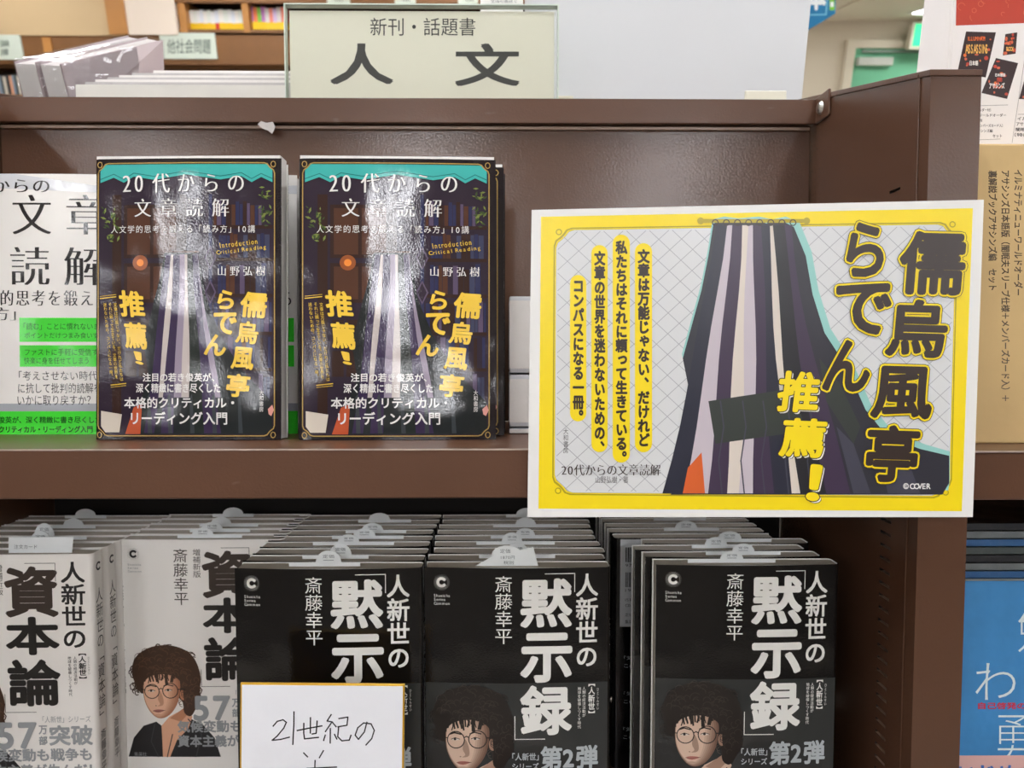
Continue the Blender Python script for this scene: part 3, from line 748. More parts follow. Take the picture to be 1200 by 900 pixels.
SL = [ # px0, px1, ytop, sheet offsets, depth of book, words
 (370,400,645,(-.030,.024),stackY(0),'closest white tab in the stack behind the handwritten card'),
 (386,412,637,(-.030,.022),stackY(1),'second white tab back in the stack behind the handwritten card'),
 (396,421,629.5,(-.030,.038),stackY(3),'third white tab back in the stack behind the handwritten card'),
 (414,440,620,(-.028,.034),stackY(4),'fourth white tab back in the stack behind the handwritten card'),
 (424,449,615,(-.024,.03),stackY(5),'cream tab fifth back in the stack behind the handwritten card'),
 (432,457,606,(-.02,.03),stackY(7),'last grey tab at the back of the stack behind the handwritten card'),
 (592,620,636,(-.03,.03),stackY(1),'second white tab back in the middle black stack'),
 (588,612,624,(-.03,.036),stackY(3),'third white tab back in the middle black stack'),
 (604,627,620,(-.03,.024),stackY(4),'fourth grey tab back in the middle black stack'),
 (604,628,611,(-.03,.03),stackY(6),'fifth cream tab back in the middle black stack'),
 (605,629,603,(-.02,.03),stackY(8),'last cream tab at the back of the middle black stack'),
 (844,871,651,(-.034,.034),.556,'closest white tab in the rightmost black stack'),
 (858,884,641,(-.030,.03),.577,'second white tab back in the rightmost black stack'),
 (826,852,635,(-.02,.03),.597,'leftmost white tab among the right stack front copies'),
 (841,869,628,(-.02,.036),.616,'fourth white tab back in the rightmost black stack'),
 (791,817,624,(-.02,.03),.654,'cream tab closest behind the turned-round barcode copy'),
 (778,803,613,(-.02,.03),.6935,'middle cream tab behind the turned-round barcode copy'),
 (777,801,607,(-.02,.03),.732,'last cream tab behind the turned-round barcode copy'),
 (225,250,621,(-.022,.034),.634,'closest white tab in the white stack with the portrait cover'),
 (236,261,617,(-.02,.034),.654,'second white tab in the white stack with the portrait cover'),
 (247,271,609,(-.02,.034),.674,'third white tab in the white stack with the portrait cover'),
 (261,285,605,(-.02,.02),.7135,'last grey tab in the white stack with the portrait cover'),
 (35,60,622,(-.02,.024),.6099,'white tab just behind the folded order card in the left stack'),
 (40,64,613,(-.028,.036),.6297,'second white tab behind the folded order card in the left stack'),
 (74,98,610,(-.02,.02),.6693,'cream tab third in the left stack beneath the dark shelf'),
 (88,112,604,(-.02,.02),.7089,'cream tab furthest back in the left stack')]
for (a, b, y, sh, Yb, lb) in SL:
    slip(a, b, y, sh, Yb, 'order slip, ' + lb, txt=Yb < .66)
# the broad slip standing half out in the middle stack and the folded card on the left
def broad_slip(corners, Y, label, words, tabc=None):
    O = L(*corners[3], Y); O.z = ztop
    t = thing('order_slip', label, 'slip', tuple(O), group='order slips in the lower row')
    fr = lambda x, y: ((L(x,y,Y)-O).x, (L(x,y,Y)-O).z)
    pts = [fr(*p) for p in corners]; pts = [(x, max(z, -.012)) for x, z in pts]
    m = MB(); m.prism([(x, 0, z) for x, z in pts], (0, .0004, 0)); m.build('slip_sheet', SLIP, t)
    if tabc:
        cx, cy, rx, ry = tabc; m = MB()
        m.prism([(fr(cx+rx*math.cos(k*math.pi/9), cy+ry*math.sin(k*math.pi/9))[0], -.0004, fr(cx+rx*math.cos(k*math.pi/9), cy+ry*math.sin(k*math.pi/9))[1]) for k in range(18)], (0, .0003, 0)); m.build('slip_tab', SLIP, t)
    P = Print(fr)
    for (s, x0, y0, x1, y1) in words: P.text(s, x0, y0, x1, y1, PR, 'r', 10)
    P.build('slip_print', t)
broad_slip([(577,652),(625,641),(632,668),(548,668)], .557, 'order slip, broad sheet standing half out of the front middle black copy', [('定価', 586, 643, 598, 648), ('1870円', 587, 651, 603, 655), ('税別', 590, 657, 602, 661)], (594, 650, 18, 11))
broad_slip([(10,630),(86,629),(84,652),(10,652)], .5965, 'folded white order card lying on top of the front white copy at left', [('注文カード', 17, 638, 44, 643)])

# ---------------------------------------------------------------- handwritten card
def hand_card():
    Y = .496; O = L(375, 900, Y); O.z = Z0
    t = thing('handwritten_card', 'white gold-edged card with handwritten characters standing before the black stack', 'card', tuple(O), RX(-2) @ RY(0.8))
    fr = lambda x, y: ((x-375)/F*Y, -(y-404)/F*Y - Z0)
    x0, x1 = fr(275, 0)[0], fr(473, 0)[0]; zt = fr(0, 812)[1]
    m = MB(); m.box(x0, x1, 0, .0018, 0, zt); m.build('gold_edge', mat('gold_foil', (222, 176, 60), .28, .6, bump=(300, .2, .0005)), t, bevel=.0004)
    e = .0013; m = MB(); m.box(x0+e, x1-e, -.0004, 0, e, zt-e); m.build('card_face', mat('card_white', (226, 228, 234), .6, var=(30, .01)), t)
    P = Print(fr); PEN = ink('pen_black', (28, 28, 34)); w = 1.6; La = 9
    S = [[(315,864),(320,858),(327,856),(331,859),(328,866),(320,876),(314,881),(324,880),(335,877)], [(340,846),(340,862),(339,886)],
         [(344,869),(358,866),(374,863)], [(352,860),(352,872),(353,879),(370,877)], [(360,853),(360,872)], [(368,857),(367,872),(362,873)],
         [(385,849),(380,857),(386,858),(378,870)], [(386,858),(391,864)], [(384,866),(384,884)], [(378,874),(376,881)], [(389,873),(392,879)],
         [(394,854),(405,852),(404,862),(393,864)], [(394,864),(393,876),(398,881),(407,880),(409,874)],
         [(428,858),(425,870),(418,879),(414,874),(417,865),(424,859),(433,860),(437,868),(434,878),(427,886)],
         [(352,896),(357,901)], [(376,893),(371,902)], [(356,915),(392,913)], [(366,905),(365,935)], [(358,922),(386,921)], [(352,935),(392,933)]]
    for s in S: P.line(s, w, PEN, La)
    for k, yy in enumerate((945, 975)): P.line([(300,yy),(330,yy-2),(345,yy+6),(380,yy-4),(440,yy+2)], w, PEN, La)
    P.build('handwriting', t)
hand_card()

# ================================================================== UPPER ROW
UW, UH, UT = .1435, .2135, .017
zU = zS + .0004
GOLD = gloss('gold', (176, 146, 84), .2); YEL = gloss('yellow', (240, 200, 70), .2); UWH = gloss('white', (232, 230, 228), .2); TEAL = gloss('teal', (66, 178, 172), .15); TEALD = gloss('teal_dark', (40, 120, 118), .15)
DK = gloss('dark_cover', (34, 28, 32), .12)
BOWU = .0016
yu_ = lambda x, z: bow_of(UW, BOWU, x)
def frame_outline(x0, y0, x1, y1, n, k=4):        # rectangle with scooped corners
    pts = []
    for (cx, cy, a0) in ((x0, y0, 90), (x1, y0, 180), (x1, y1, 270), (x0, y1, 0)):
        for q in range(k+1):
            a = R(a0 - 90*q/k); pts.append((cx + n*math.cos(a), cy + n*math.sin(a)))
    return pts
def scoop(x0, y0, x1, y1, r):                     # rounded notch corners, as on the printed frame
    P_ = []
    def corner(cx, cy, sx, sy):
        return [(cx, cy + sy*r*1.5), (cx + sx*r*.15, cy + sy*r*1.05), (cx + sx*r*.55, cy + sy*r*.75), (cx + sx*r*.75, cy + sy*r*.55), (cx + sx*r*1.05, cy + sy*r*.15), (cx + sx*r*1.5, cy)]
    P_ += corner(x0, y0, 1, 1); P_ += list(reversed(corner(x1, y0, -1, 1))); P_ += corner(x1, y1, -1, -1); P_ += list(reversed(corner(x0, y1, 1, -1)))
    return P_
def dark_book():
    t = thing('illustrated_book', '', 'book', (0, .565, zU))
    c = book_parts(t, UW, UH, UT, -1, DK, PAGEW, BOWU, top_extra=.0034)
    fr = frm(112, 184, 220, UW, UH); cuts = colcuts(UW)
    # picture: a dark panelled library, generic
    P = Print(fr); g = gloss
    PU = g('plum', (50, 40, 54), .12); BRN = g('panel_brown', (84, 54, 42), .12); BR2 = g('panel_brown_dark', (56, 38, 34), .12); NV = g('navy', (48, 50, 84), .12); MV = g('mauve', (92, 78, 104), .12); SLA = g('slate', (62, 66, 92), .12); CRM = g('cream', (214, 204, 190), .15)
    inner = scoop(118, 190, 324, 506, 8)
    P.poly(inner, PU, 1)
    # shelves with spines at right, panelled window left
    for (x0, y0, x1, y1) in ((148,238,214,300),(148,306,214,352)): P.rect(x0, y0, x1, y1, BR2, 2); P.rect(x0+4, y0+4, (x0+x1)/2-2, y1-4, BRN, 3); P.rect((x0+x1)/2+2, y0+4, x1-4, y1-4, BRN, 3)
    P.rect(134, 226, 145, 500, BR2, 2); P.rect(214, 226, 222, 500, BR2, 2)
    for row, (ya, yz) in enumerate(((232,262),(268,300),(306,342),(348,386),(392,428),(434,470))):
        P.rect(252, yz, 322, yz+4, BR2, 2); x = 254
        while x < 319:
            w = random.uniform(3.5, 6.5); top = ya + random.uniform(0, 7); P.rect(x, top, min(321, x+w-.6), yz, random.choice((NV, MV, SLA, BR2, PU, BRN)), 3); x += w
    P.rect(248, 226, 252, 470, NV, 4)
    for (x, y) in ((250,300),(250,340)): P.poly([(x,y-14),(x+7,y),(x,y+14),(x-7,y)], MV, 5); P.poly([(x,y-11),(x+5,y),(x,y+11),(x-5,y)], PU, 6)
    for row, ya in enumerate((372, 408)):
        for k in range(4): P.rect(150+16*k, ya, 163+16*k, ya+30, BR2, 2)
    LAN = g('lantern_orange', (236, 140, 60), .15); LAN2 = g('lantern_glow', (150, 84, 48), .15)
    P.disc(167.5, 305.5, 9, 9, LAN2, 4); P.disc(167.5, 305.5, 4.2, 4.2, LAN, 5)
    # plain draped tablecloth stand-in for the lower artwork
    DR = g('drape', (38, 42, 44), .12); DR2 = g('drape_fold', (62, 68, 72), .12); OR = g('rust', (190, 86, 52), .15)
    CRH = g('curtain_cream', (196, 186, 182), .14); LVH = g('curtain_lavender', (150, 138, 156), .14); PUR = g('curtain_purple', (58, 46, 76), .12); MOS = g('curtain_moss', (40, 46, 44), .12)
    P.poly([(196,295),(206,291),(218,294),(230,292),(238,306),(246,350),(262,390),(286,430),(322,468),(322,505),(152,505),(166,470),(178,440),(172,400),(184,350),(192,320)], DR, 6)
    for (a0, a1, b0, b1, m_, fr_) in ((197,203,172,184,PUR,1),(203,207,184,192,CRH,.8),(207,214,192,206,PUR,1),(214,220,206,216,LVH,.8),(220,224,216,226,CRH,.8),(224,230,226,244,MOS,1),(230,234,244,262,PUR,1),(234,236,262,270,LVH,.8)):
        L_, R_ = [], []
        for q in range(8):
            v = q/7*fr_; y = 296 + 208*v; w_ = v**1.2
            L_.append((a0+(b0-a0)*w_ + math.sin(v*7+a0), y)); R_.append((a1+(b1-a1)*w_ + math.sin(v*7+a1), y))
        P.poly(L_ + R_[::-1], m_, 7)
    P.line([(190,293),(236,293)], 2, BRN, 7.4)
    for x in (176, 200, 226, 252, 282): P.poly([(x, 462), (x+3, 458), (x+6, 504), (x+1, 504)], DR2, 7.2)
    P.poly([(150,505),(160,474),(170,470),(168,505)], OR, 7.5)
    P.poly([(121,478),(146,482),(143,503),(126,503),(121,496)], CRM, 7)
    # teal canopy
    P.poly([(126,191),(316,191),(322,198),(322,212),(309,206),(298,212),(286,205),(262,209),(222,203),(184,209),(160,205),(148,212),(136,206),(120,212),(120,198)], TEAL, 8)
    P.line([(120,208),(136,202),(148,208),(160,201),(184,205),(222,199),(262,205),(286,201),(298,208),(309,202),(322,208)], 1.0, TEALD, 9)
    # leaves
    LF = g('leaf', (122, 136, 70), .15); LF2 = g('leaf_dark', (66, 84, 48), .15); random.seed(5)
    for (cx, cy, sx, sy, n) in ((132,252,12,14,26),(314,250,10,13,26),(133,276,8,8,9),(312,228,10,8,10)):
        for k in range(n):
            x, y, a, l = cx+random.gauss(0,sx*.45), cy+random.gauss(0,sy*.45), random.uniform(0,6.28), random.uniform(2,4)
            x = min(320, max(121, x)); dx, dy = math.cos(a)*l, math.sin(a)*l
            P.poly([(x-dx,y-dy),(x-dy*.35,y+dx*.35),(x+dx,y+dy),(x+dy*.35,y-dx*.35)], random.choice((LF, LF2)), 9.5)
    P.build('cover_picture', c, cuts, yu_)
    # gold frame
    P = Print(fr); P.line(scoop(117.5, 189.5, 324.5, 507, 8), 1.3, GOLD, 10.5, True)
    for (x, y) in ((119.5,191),(323,191),(119.5,506),(323,506)):
        P.ring(x, y, 2.7, 1, GOLD, 10.5, 8, ry=3.4)
    P.build('gold_frame', c, cuts, yu_)
    P = Print(fr)
    P.text('20', 147, 204, 171, 223, UWH, 'm', 12, tracking=.1); P.text('代からの', 182, 202, 289, 224, UWH, 'm', 12, tracking=.35)
    P.text('文章読解', 161, 231, 272, 252, UWH, 'm', 12, tracking=.45)
    P.text('人文学的思考を鍛える「読み方」10講', 133, 262, 302, 271, UWH, 'r', 12, tracking=.12)
    P.text('山野弘樹', 259, 310, 314, 321, UWH, 'm', 12, tracking=.3)
    P.text('注目の若き俊英が、', 171, 434, 255, 444, UWH, 'b', 12); P.text('深く精緻に書き尽くした', 163, 446, 262, 457, UWH, 'b', 12)
    P.text('本格的クリティカル・', 149, 462, 278, 475, UWH, 'b', 12); P.text('リーディング入門', 157, 479, 270, 494, UWH, 'b', 12)
    P.text('大和書房', 307, 454, 312, 479, UWH, 'r', 12, vertical=True)
    P.build('title_lettering', c, cuts, yu_)
    P = Print(fr)
    P.text('Introduction', 0,0,0,0, YEL, 'r', 12, quad=[(261,283),(304,278),(305,284),(262,289)], tracking=.12); P.text('Critical Reading', 0,0,0,0, YEL, 'r', 12, quad=[(257,292),(314,285),(315,291),(258,298)], tracking=.1)
    P.build('subtitle_lettering', c, cuts, yu_); P = Print(fr)
    for nn, (s, b) in enumerate((('儒',(285,339,316,371)),('烏',(280,373,306,401)),('風',(275,403,301,431)),('亭',(269,434,296,463)),('ら',(259,337,278,361)),('で',(253,362,281,390)),('ん',(244,388,269,415)),
                 ('推',(143,337,173,370)),('薦',(149,374,176,407)),('！',(161,408,171,425)))):
        if nn in (4, 7): P.build(('name_lettering', 'given_name_lettering')[nn > 4], c, cuts, yu_); P = Print(fr)
        x0,y0,x1,y1 = b; k = 1.5 if x0 > 200 else -1.5
        P.text(s, 0,0,0,0, YEL, 'B', 12, quad=[(x0+k,y0),(x1+k,y0+2),(x1-k,y1),(x0-k,y1-2)])
    P.build('recommendation_lettering', c, cuts, yu_); P = Print(fr)
    for i, s in enumerate(('文章は万能じゃない、だけれど私たちは','それに頼って生きている。文章の世界を','迷わないための、コンパスになる一冊。')):
        x = 136 - 6.2*i; P.text(s, 0,0,0,0, YEL, 'r', 12, vertical=True, quad=[(x,352),(x+4,352),(x+12,443-3*i),(x+8,443-3*i)])
    P.line([(120,347),(139,345)], 1, YEL, 12); P.line([(133,448),(151,446)], 1, YEL, 12); P.line([(120,344.5),(139,342.5)], .5, YEL, 12); P.line([(133,450.5),(151,448.5)], .5, YEL, 12)
    P.build('quote_lettering', c, cuts, yu_)
    P = Print(fr); PKP = gloss('pink_tag', (226, 160, 150), .2); P.poly([(317,476),(322,471),(324,477),(321,484),(318,482)], PKP, 12); P.build('pink_mark', c, cuts, yu_)
    return t
db = dark_book(); kids()
LEANB = RX(-3.2)
def upos(px, Y): return L(px, 515, Y).x
db.matrix_world = MF @ (Matrix.Translation((upos(110, .566), .566, zU)) @ LEANB @ RZ(-1.6))
tag(db, 'dark illustrated paperback with teal top band, left of the two facing out', 'book', 'dark illustrated books on the upper shelf')
dup(db, (upos(349, .561), .561, zU), 'dark illustrated paperback with teal top band, at front beside the yellow poster', LEANB @ RZ(1.2), 'dark illustrated books on the upper shelf').scale = (1.045, 1, 1)
dup(db, (upos(366, .588), .588, zU), 'dark illustrated paperback standing second in the right pile, mostly hidden', LEANB, 'dark illustrated books on the upper shelf').scale = (1.06, 1, 1)
dup(db, (upos(376, .611), .611, zU), 'dark illustrated paperback at the back of the right pile, only its edge showing', LEANB, 'dark illustrated books on the upper shelf').scale = (1.06, 1, 1)

# white edition with green boxes
WC2 = gloss('white_cover', (226, 228, 232), .14); GRN = gloss('neon_green', (70, 226, 60), .2); SIL = gloss('silver_band', (170, 174, 180), .15); UBK = gloss('print_black', (34, 30, 32), .2); DGN = gloss('deep_green_print', (26, 96, 30), .2); LG = gloss('pale_grey', (212, 214, 218), .14)
def white_edition():
    t = thing('green_banded_book', 'white paperback with black title and neon green boxes at the left edge', 'book', (0, 0, 0), group='white editions on the upper shelf')
    c = book_parts(t, UW, UH-.004, UT, -1, WC2, PAGEW, BOWU)
    H = UH-.004; left = -73; S = UW*F/.603
    fr = frm(left, 192, S, UW, H); cuts = colcuts(UW); Rr = left+S
    P = Print(fr)
    P.poly([(left,192),(20,192),(112,205),(Rr,204),(Rr,214),(left,206)], LG, 1)
    P.text('20代からの', -58, 198, 61, 214, UBK, 'm', 2, tracking=.05); P.text('文章', 18, 216, 124, 262, UBK, 'm', 2, tracking=.3); P.text('読解', 15, 277, 122, 321, UBK, 'm', 2, tracking=.3)
    P.build('title_lettering', c, cuts, yu_)
    m = MB(); m.box(.0002, UW-.0002, -.0002, .0001, .0002, fr(0, 321)[1]); bd = m.build('paper_band', WC2, t, cuts=cuts, ydef=yu_)
    P = Print(fr)
    P.text('人文学的思考を鍛える', -52, 327, 127, 345, UBK, 'm', 6, tracking=.1); P.text('「読み方」', -52, 347, 21, 362, UBK, 'm', 6)
    P.rect(25, 359, 130, 387, GRN, 5); P.rect(25, 391, 130, 416, GRN, 5)
    P.text('「読む」ことに慣れないまま', 30, 365, 124, 373, DGN, 'r', 6); P.text('ポイントだけつまみ食いする', 31, 376, 122, 383, DGN, 'r', 6)
    P.text('ファストに手軽に受信する', 31, 395, 122, 403, DGN, 'r', 6); P.text('快楽に身を任せてしまう', 30, 405, 104, 413, DGN, 'r', 6)
    P.text('「考えさせない時代」', 24, 421, 118, 432, UBK, 'r', 6); P.text('に抗して批判的読解を', 23, 435, 118, 447, UBK, 'r', 6); P.text('いかに取り戻すか？', 22, 449, 106, 461, UBK, 'r', 6)
    P.rect(left, 459, Rr, 475, SIL, 4); P.rect(left, 468, Rr, 497, GRN, 5)
    P.text('注目の若き俊英が、深く精緻に書き尽くした', -40, 474, 118, 482, DGN, 'b', 6); P.text('本格的クリティカル・リーディング入門', -22, 485, 108, 493, UBK, 'b', 6)
    P.rect(left, 506.5, Rr, 508.5, UBK, 5)
    P.build('band_lettering', bd, cuts, yu_)
    t.matrix_world = MF @ (Matrix.Translation((upos(left, .603), .603, zU)) @ RX(-2.2))
    return t
we = white_edition(); kids()
dup(we, (upos(142, .604), .604, zU), 'white paperback hidden behind the left dark book, only its right edge showing', RX(-2.2), 'white editions on the upper shelf')
dup(we, (upos(-78, .627), .627, zU), 'white paperback standing behind the green banded one at the left edge', RX(-2.2), 'white editions on the upper shelf')

# flat white books between the dark pile and the poster
FW = mat('flat_white', (206, 208, 212), .35, var=(20, .02)); zz = zU
for k, (ya, yz_) in enumerate(((500, 515.5), (437, 497.5), (345, 431))):
    Y = .60; z0 = zz; z1 = L(600, ya, Y).z
    t = thing('white_box_set', ('lowest', 'middle', 'topmost')[k] + ' white boxed book lying flat between the dark books and the poster', 'book', (L(597, 500, Y).x, Y, z0), group='white boxed books lying flat')
    m = MB(); hgt = z1 - z0 - .0015; m.box(0, .15, 0, .092, 0, hgt); m.build('slipcase', FW, t, bevel=.0012)
    m = MB(); m.box(.0, .149, -.0008, 0, .0035, hgt-.0035); m.build('page_block', PAGEW, t)
    zz = z1

# ---------------------------------------------------------------- yellow poster
def poster():
    c4 = {'TL': (623,246), 'TR': (1153,234), 'BR': (1140,606), 'BL': (618,606)}
    TL, BL = L(*c4['TL'], .506), L(*c4['BL'], .506); TR, BR = L(*c4['TR'], .489), L(*c4['BR'], .489)
    O = BL; ex = (BR-BL).normalized(); ez = ((TL-BL) - ex*((TL-BL).dot(ex))).normalized(); ey = ez.cross(ex)
    Mx = Matrix((ex, ey, ez)).transposed().to_4x4(); Mx.translation = O
    t = thing('yellow_poster', 'landscape poster with yellow border and bold brown lettering over a lattice ground', 'poster')
    t.matrix_world = MF @ Mx; Mi = Mx.inverted()
    n = MF.to_3x3()
    def fr(x, y):
        d = MFI.to_3x3() @ ray(x, y); k = O.dot(ey) / d.dot(ey); p = Mi @ (d*k); return (p.x, p.z)
    m = MB(); m.prism([(fr(*c4[k])[0], 0, fr(*c4[k])[1]) for k in ('TL','TR','BR','BL')], (0, .0008, 0))
    sh = m.build('sheet', mat('poster_paper', (232, 232, 230), .35, wave=(7, .5, .003)), t)
    I = lambda n_, c, r=.3: mat('poster_' + n_, c, r, wave=(7, .5, .003))
    Yl = I('yellow', (246, 220, 20)); Ol = I('olive', (178, 160, 30)); LT = I('ground', (216, 218, 220)); LN = I('lattice', (168, 170, 176)); DB = I('brown', (52, 40, 36)); TE = I('aqua', (150, 206, 200)); SL_ = I('slate', (46, 46, 56)); SL2 = I('slate_fold', (66, 66, 80)); SL3 = I('slate_deep', (34, 34, 40))
    WHp = I('white', (238, 238, 236)); GRp = I('grey_print', (96, 94, 96))
    P = Print(fr)
    P.poly([(634,254),(1140,244),(1127,599),(631,596)], Yl, 1)
    def warp(x, y):                          # rectangle 652..1118 x 267..578 -> printed panel
        u, v = (x-652)/466, (y-267)/311
        q = [(652,270),(1120,263),(1112,581),(650,577)]
        return ((q[0][0]*(1-u)+q[1][0]*u)*(1-v)+(q[3][0]*(1-u)+q[2][0]*u)*v, (q[0][1]*(1-u)+q[1][1]*u)*(1-v)+(q[3][1]*(1-u)+q[2][1]*u)*v)
    sc = scoop(652, 267, 1118, 578, 14)
    P.poly([warp(*p) for p in scoop(649, 264, 1121, 581, 14)], Ol, 2); P.poly([warp(*p) for p in scoop(650.6, 265.6, 1119.4, 579.4, 14)], Yl, 2.4); P.poly([warp(*p) for p in scoop(651.6, 266.6, 1118.4, 578.4, 14)], Ol, 2.8)
    P.poly([warp(*p) for p in sc], LT, 3.2)
    for (x, y) in ((655,272),(1116,263),(654,575),(1108,577)): P.ring(x, y, 3.2, 1.2, Ol, 3.4, 10)
    P.build('border_print', sh)
    # lattice lines clipped to the panel
    P = Print(fr); s = 24.5
    for sg in (1, -1):
        for k in range(-40, 60):
            c0 = k*s; pts = []
            # line v = sg*u*.9 + c0 within (2..464, 2..309)
            u0, u1 = 2, 464
            def vv(u): return sg*u*.92 + c0
            if sg > 0: u0 = max(u0, (2-c0)/.92); u1 = min(u1, (309-c0)/.92)
            else: u0 = max(u0, (c0-309)/.92); u1 = min(u1, (c0-2)/.92)
            if u1 - u0 < 8: continue
            if min(abs(vv(u0)), abs(u0)) < 0: continue
            a, b = (652+u0, 267+vv(u0)), (652+u1, 267+vv(u1))
            def inside(p):
                x, y = p; dx = min(x-652, 1118-x); dy = min(y-267, 578-y); return dx + dy > 15
            for _ in range(30):
                if not inside(a): a = (a[0]+1, a[1]+sg*.92)
                if not inside(b): b = (b[0]-1, b[1]-sg*.92)
            if b[0] - a[0] < 4: continue
            P.line([warp(*a), warp(*b)], .75, LN, 4)
    P.build('lattice_print', sh)
    # plain dark draped shape in place of the figure artwork
    P = Print(fr)
    # a plain gathered curtain in the artwork's colours, with cloth spread at its foot
    LV = I('lavender', (196, 186, 196)); CR = I('cream', (216, 206, 196)); PU_ = I('purple', (62, 48, 72)); GN_ = I('moss', (52, 58, 54)); RS = I('rust', (214, 98, 44)); NVY = I('ink_blue', (38, 40, 56))
    top = [(836,262),(850,257),(866,261),(882,257),(898,262),(914,258),(930,266)]
    out = top + [(944,300),(952,345),(966,390),(992,430),(1014,480),(1040,512),(1078,526),(1113,534),(1112,566),(1104,579.5),(786,579.5),(796,545),(812,505),(808,460),(800,420),(812,376),(822,340),(830,300)]
    P.poly([(min(1113, x + (7 if x > 880 else -1)), max(254, min(579.5, y - 5))) for x, y in out], TE, 5); P.poly([(min(x, 1112), y) for x, y in out], SL_, 6)
    stripes = [(838,850,776,800,NVY),(850,856,800,828,LV),(856,868,828,850,PU_),(868,876,850,866,CR),(876,884,866,884,LV),(884,892,884,906,PU_),(892,900,906,926,NVY),(900,905,926,936,CR),(905,918,936,966,SL3),(918,926,966,996,PU_)]
    for (a0, a1, b0, b1, m_) in stripes:
        L_, R_ = [], []
        for q in range(9):
            v = q/8; y = 264 + 314*v; w_ = v**1.25
            L_.append((a0+(b0-a0)*w_ + 2*math.sin(v*7+a0), y)); R_.append((a1+(b1-a1)*w_ + 2*math.sin(v*7+a1), y))
        P.poly(L_ + R_[::-1], m_, 7)
    for pts, m_ in (([(960,420),(984,450),(1008,500),(1000,520),(968,470)], GN_), ([(800,578),(806,548),(822,530),(826,578)], RS), ([(1030,524),(1060,530),(1078,578),(1040,578)], SL2), ([(980,500),(1000,520),(1020,578),(1000,578)], SL2), ([(830,470),(930,455),(944,505),(838,520)], GN_)):
        P.poly(pts, m_, 7.6)
    P.line([(822,259),(944,259)], 4.5, Ol, 8.2); P.disc(821, 259, 4, 4, Ol, 8.3); P.disc(945, 259, 4, 4, Ol, 8.3)
    for x in range(838, 932, 13): P.ring(x, 261, 3.4, 1.2, DB, 8.5, 12)
    for x in (852, 878, 902, 930, 956): P.line([(x-8, 470), (x-4, 500), (x-10, 540), (x-6, 578)], 1.6, SL2, 8)
    P.build('dark_drape_print', sh)
    # columns of text
    P = Print(fr)
    for s_, x0, y0, x1, y1 in (('文章は万能じゃない、だけれど', 745, 292, 763, 524), ('私たちはそれに頼って生きている。', 719, 282, 737, 536), ('文章の世界を迷わないための、', 694, 294, 711, 524), ('コンパスになる一冊。', 669, 329, 686, 488)):
        r = (x1-x0)/2+1; cx = (x0+x1)/2
        pts = [(cx + r*math.cos(R(180+20*k)), y0-3+r*.6 + r*math.sin(R(180+20*k))) for k in range(10)] + [(cx + r*math.cos(R(20*k)), y1+2-r*.6 + r*math.sin(R(20*k))) for k in range(10)]
        P.poly(pts, Yl, 9); P.text(s_, x0+2, y0, x1-1.5, y1-1, DB, 'h', 10, vertical=True)
    P.build('column_lettering', sh)
    P = Print(fr)
    P.text('大和書房', 660, 502, 666, 531, GRp, 'r', 9, vertical=True); P.text('20代からの文章読解', 658, 544, 774, 557, DB, 'm', 9); P.text('山野弘樹・著', 698, 558, 736, 566, GRp, 'r', 9)
    P.text('© COVER', 1058, 566, 1090, 573, WHp, 'b', 9)
    P.build('small_lettering', sh)
    P = Print(fr)
    def outlined(ch, b, fill, lines, k, ly, st='B', shadow=None):
        x0,y0,x1,y1 = b
        def put(dx, dy, m_, lay): P.text(ch, 0,0,0,0, m_, st, lay, quad=[(x0+dx+k,y0+dy),(x1+dx+k,y0+2+dy),(x1+dx-k,y1+dy),(x0+dx-k,y1-2+dy)])
        if shadow: put(2.6, 2.6, shadow[0], ly - 1); put(2.0, 2.0, shadow[1], ly - .5)
        for j, (r, m_) in enumerate(lines):
            for q in range(8): put(r*math.cos(math.pi*q/4), r*math.sin(math.pi*q/4), m_, ly + j*1.0 + q*.05)
        put(0, 0, fill, ly + len(lines)*1.0)
    for ch, b in (('ら',(992,260,1036,326)),('で',(977,330,1044,393)),('ん',(965,397,1020,460)),('儒',(1053,270,1131,347)),('烏',(1038,350,1110,420)),('風',(1021,428,1093,492)),('亭',(1014,497,1076,566))):
        outlined(ch, b, DB, [(2.9, DB), (2.1, Yl)], 3, 12)
    for ch, b in (('推',(911,434,960,484)),('薦',(914,489,967,537)),('！',(946,543,962,588))):
        outlined(ch, b, Yl, [(1.1, DB)], 3, 12, 'B', (DB, WHp))
    P.build('headline_lettering', sh)
    # clip that carries it on the shelf edge (hidden behind the sheet)
    m = MB(); a = (fr(760, 560)); m.box(a[0]-.012, a[0]+.012, .0009, .0035, a[1]-.01, a[1]+.012); m.build('clip', mat('clear_clip', (200,205,205), .3), t)
poster()

# ---------------------------------------------------------------- tape scrap on the rail
O = L(311, 148, .690)
t = thing('tape_scrap', 'torn scrap of clear tape stuck under the top rail', 'tape', tuple(O))
fr = lambda x, y: ((L(x,y,.69)-O).x, (L(x,y,.69)-O).z)
m = MB(); m.prism([(fr(*p)[0], 0, fr(*p)[1]) for p in ((302,146),(306,142),(312,144),(320,143),(323,149),(319,157),(314,153),(308,151))], (0, -.0006, 0)); m.build('tape', mat('tape_film', (190, 184, 180), .1, bump=(200, .6, .002)), t)

# ================================================================== ON TOP OF THE RACK
zL = zT - .012
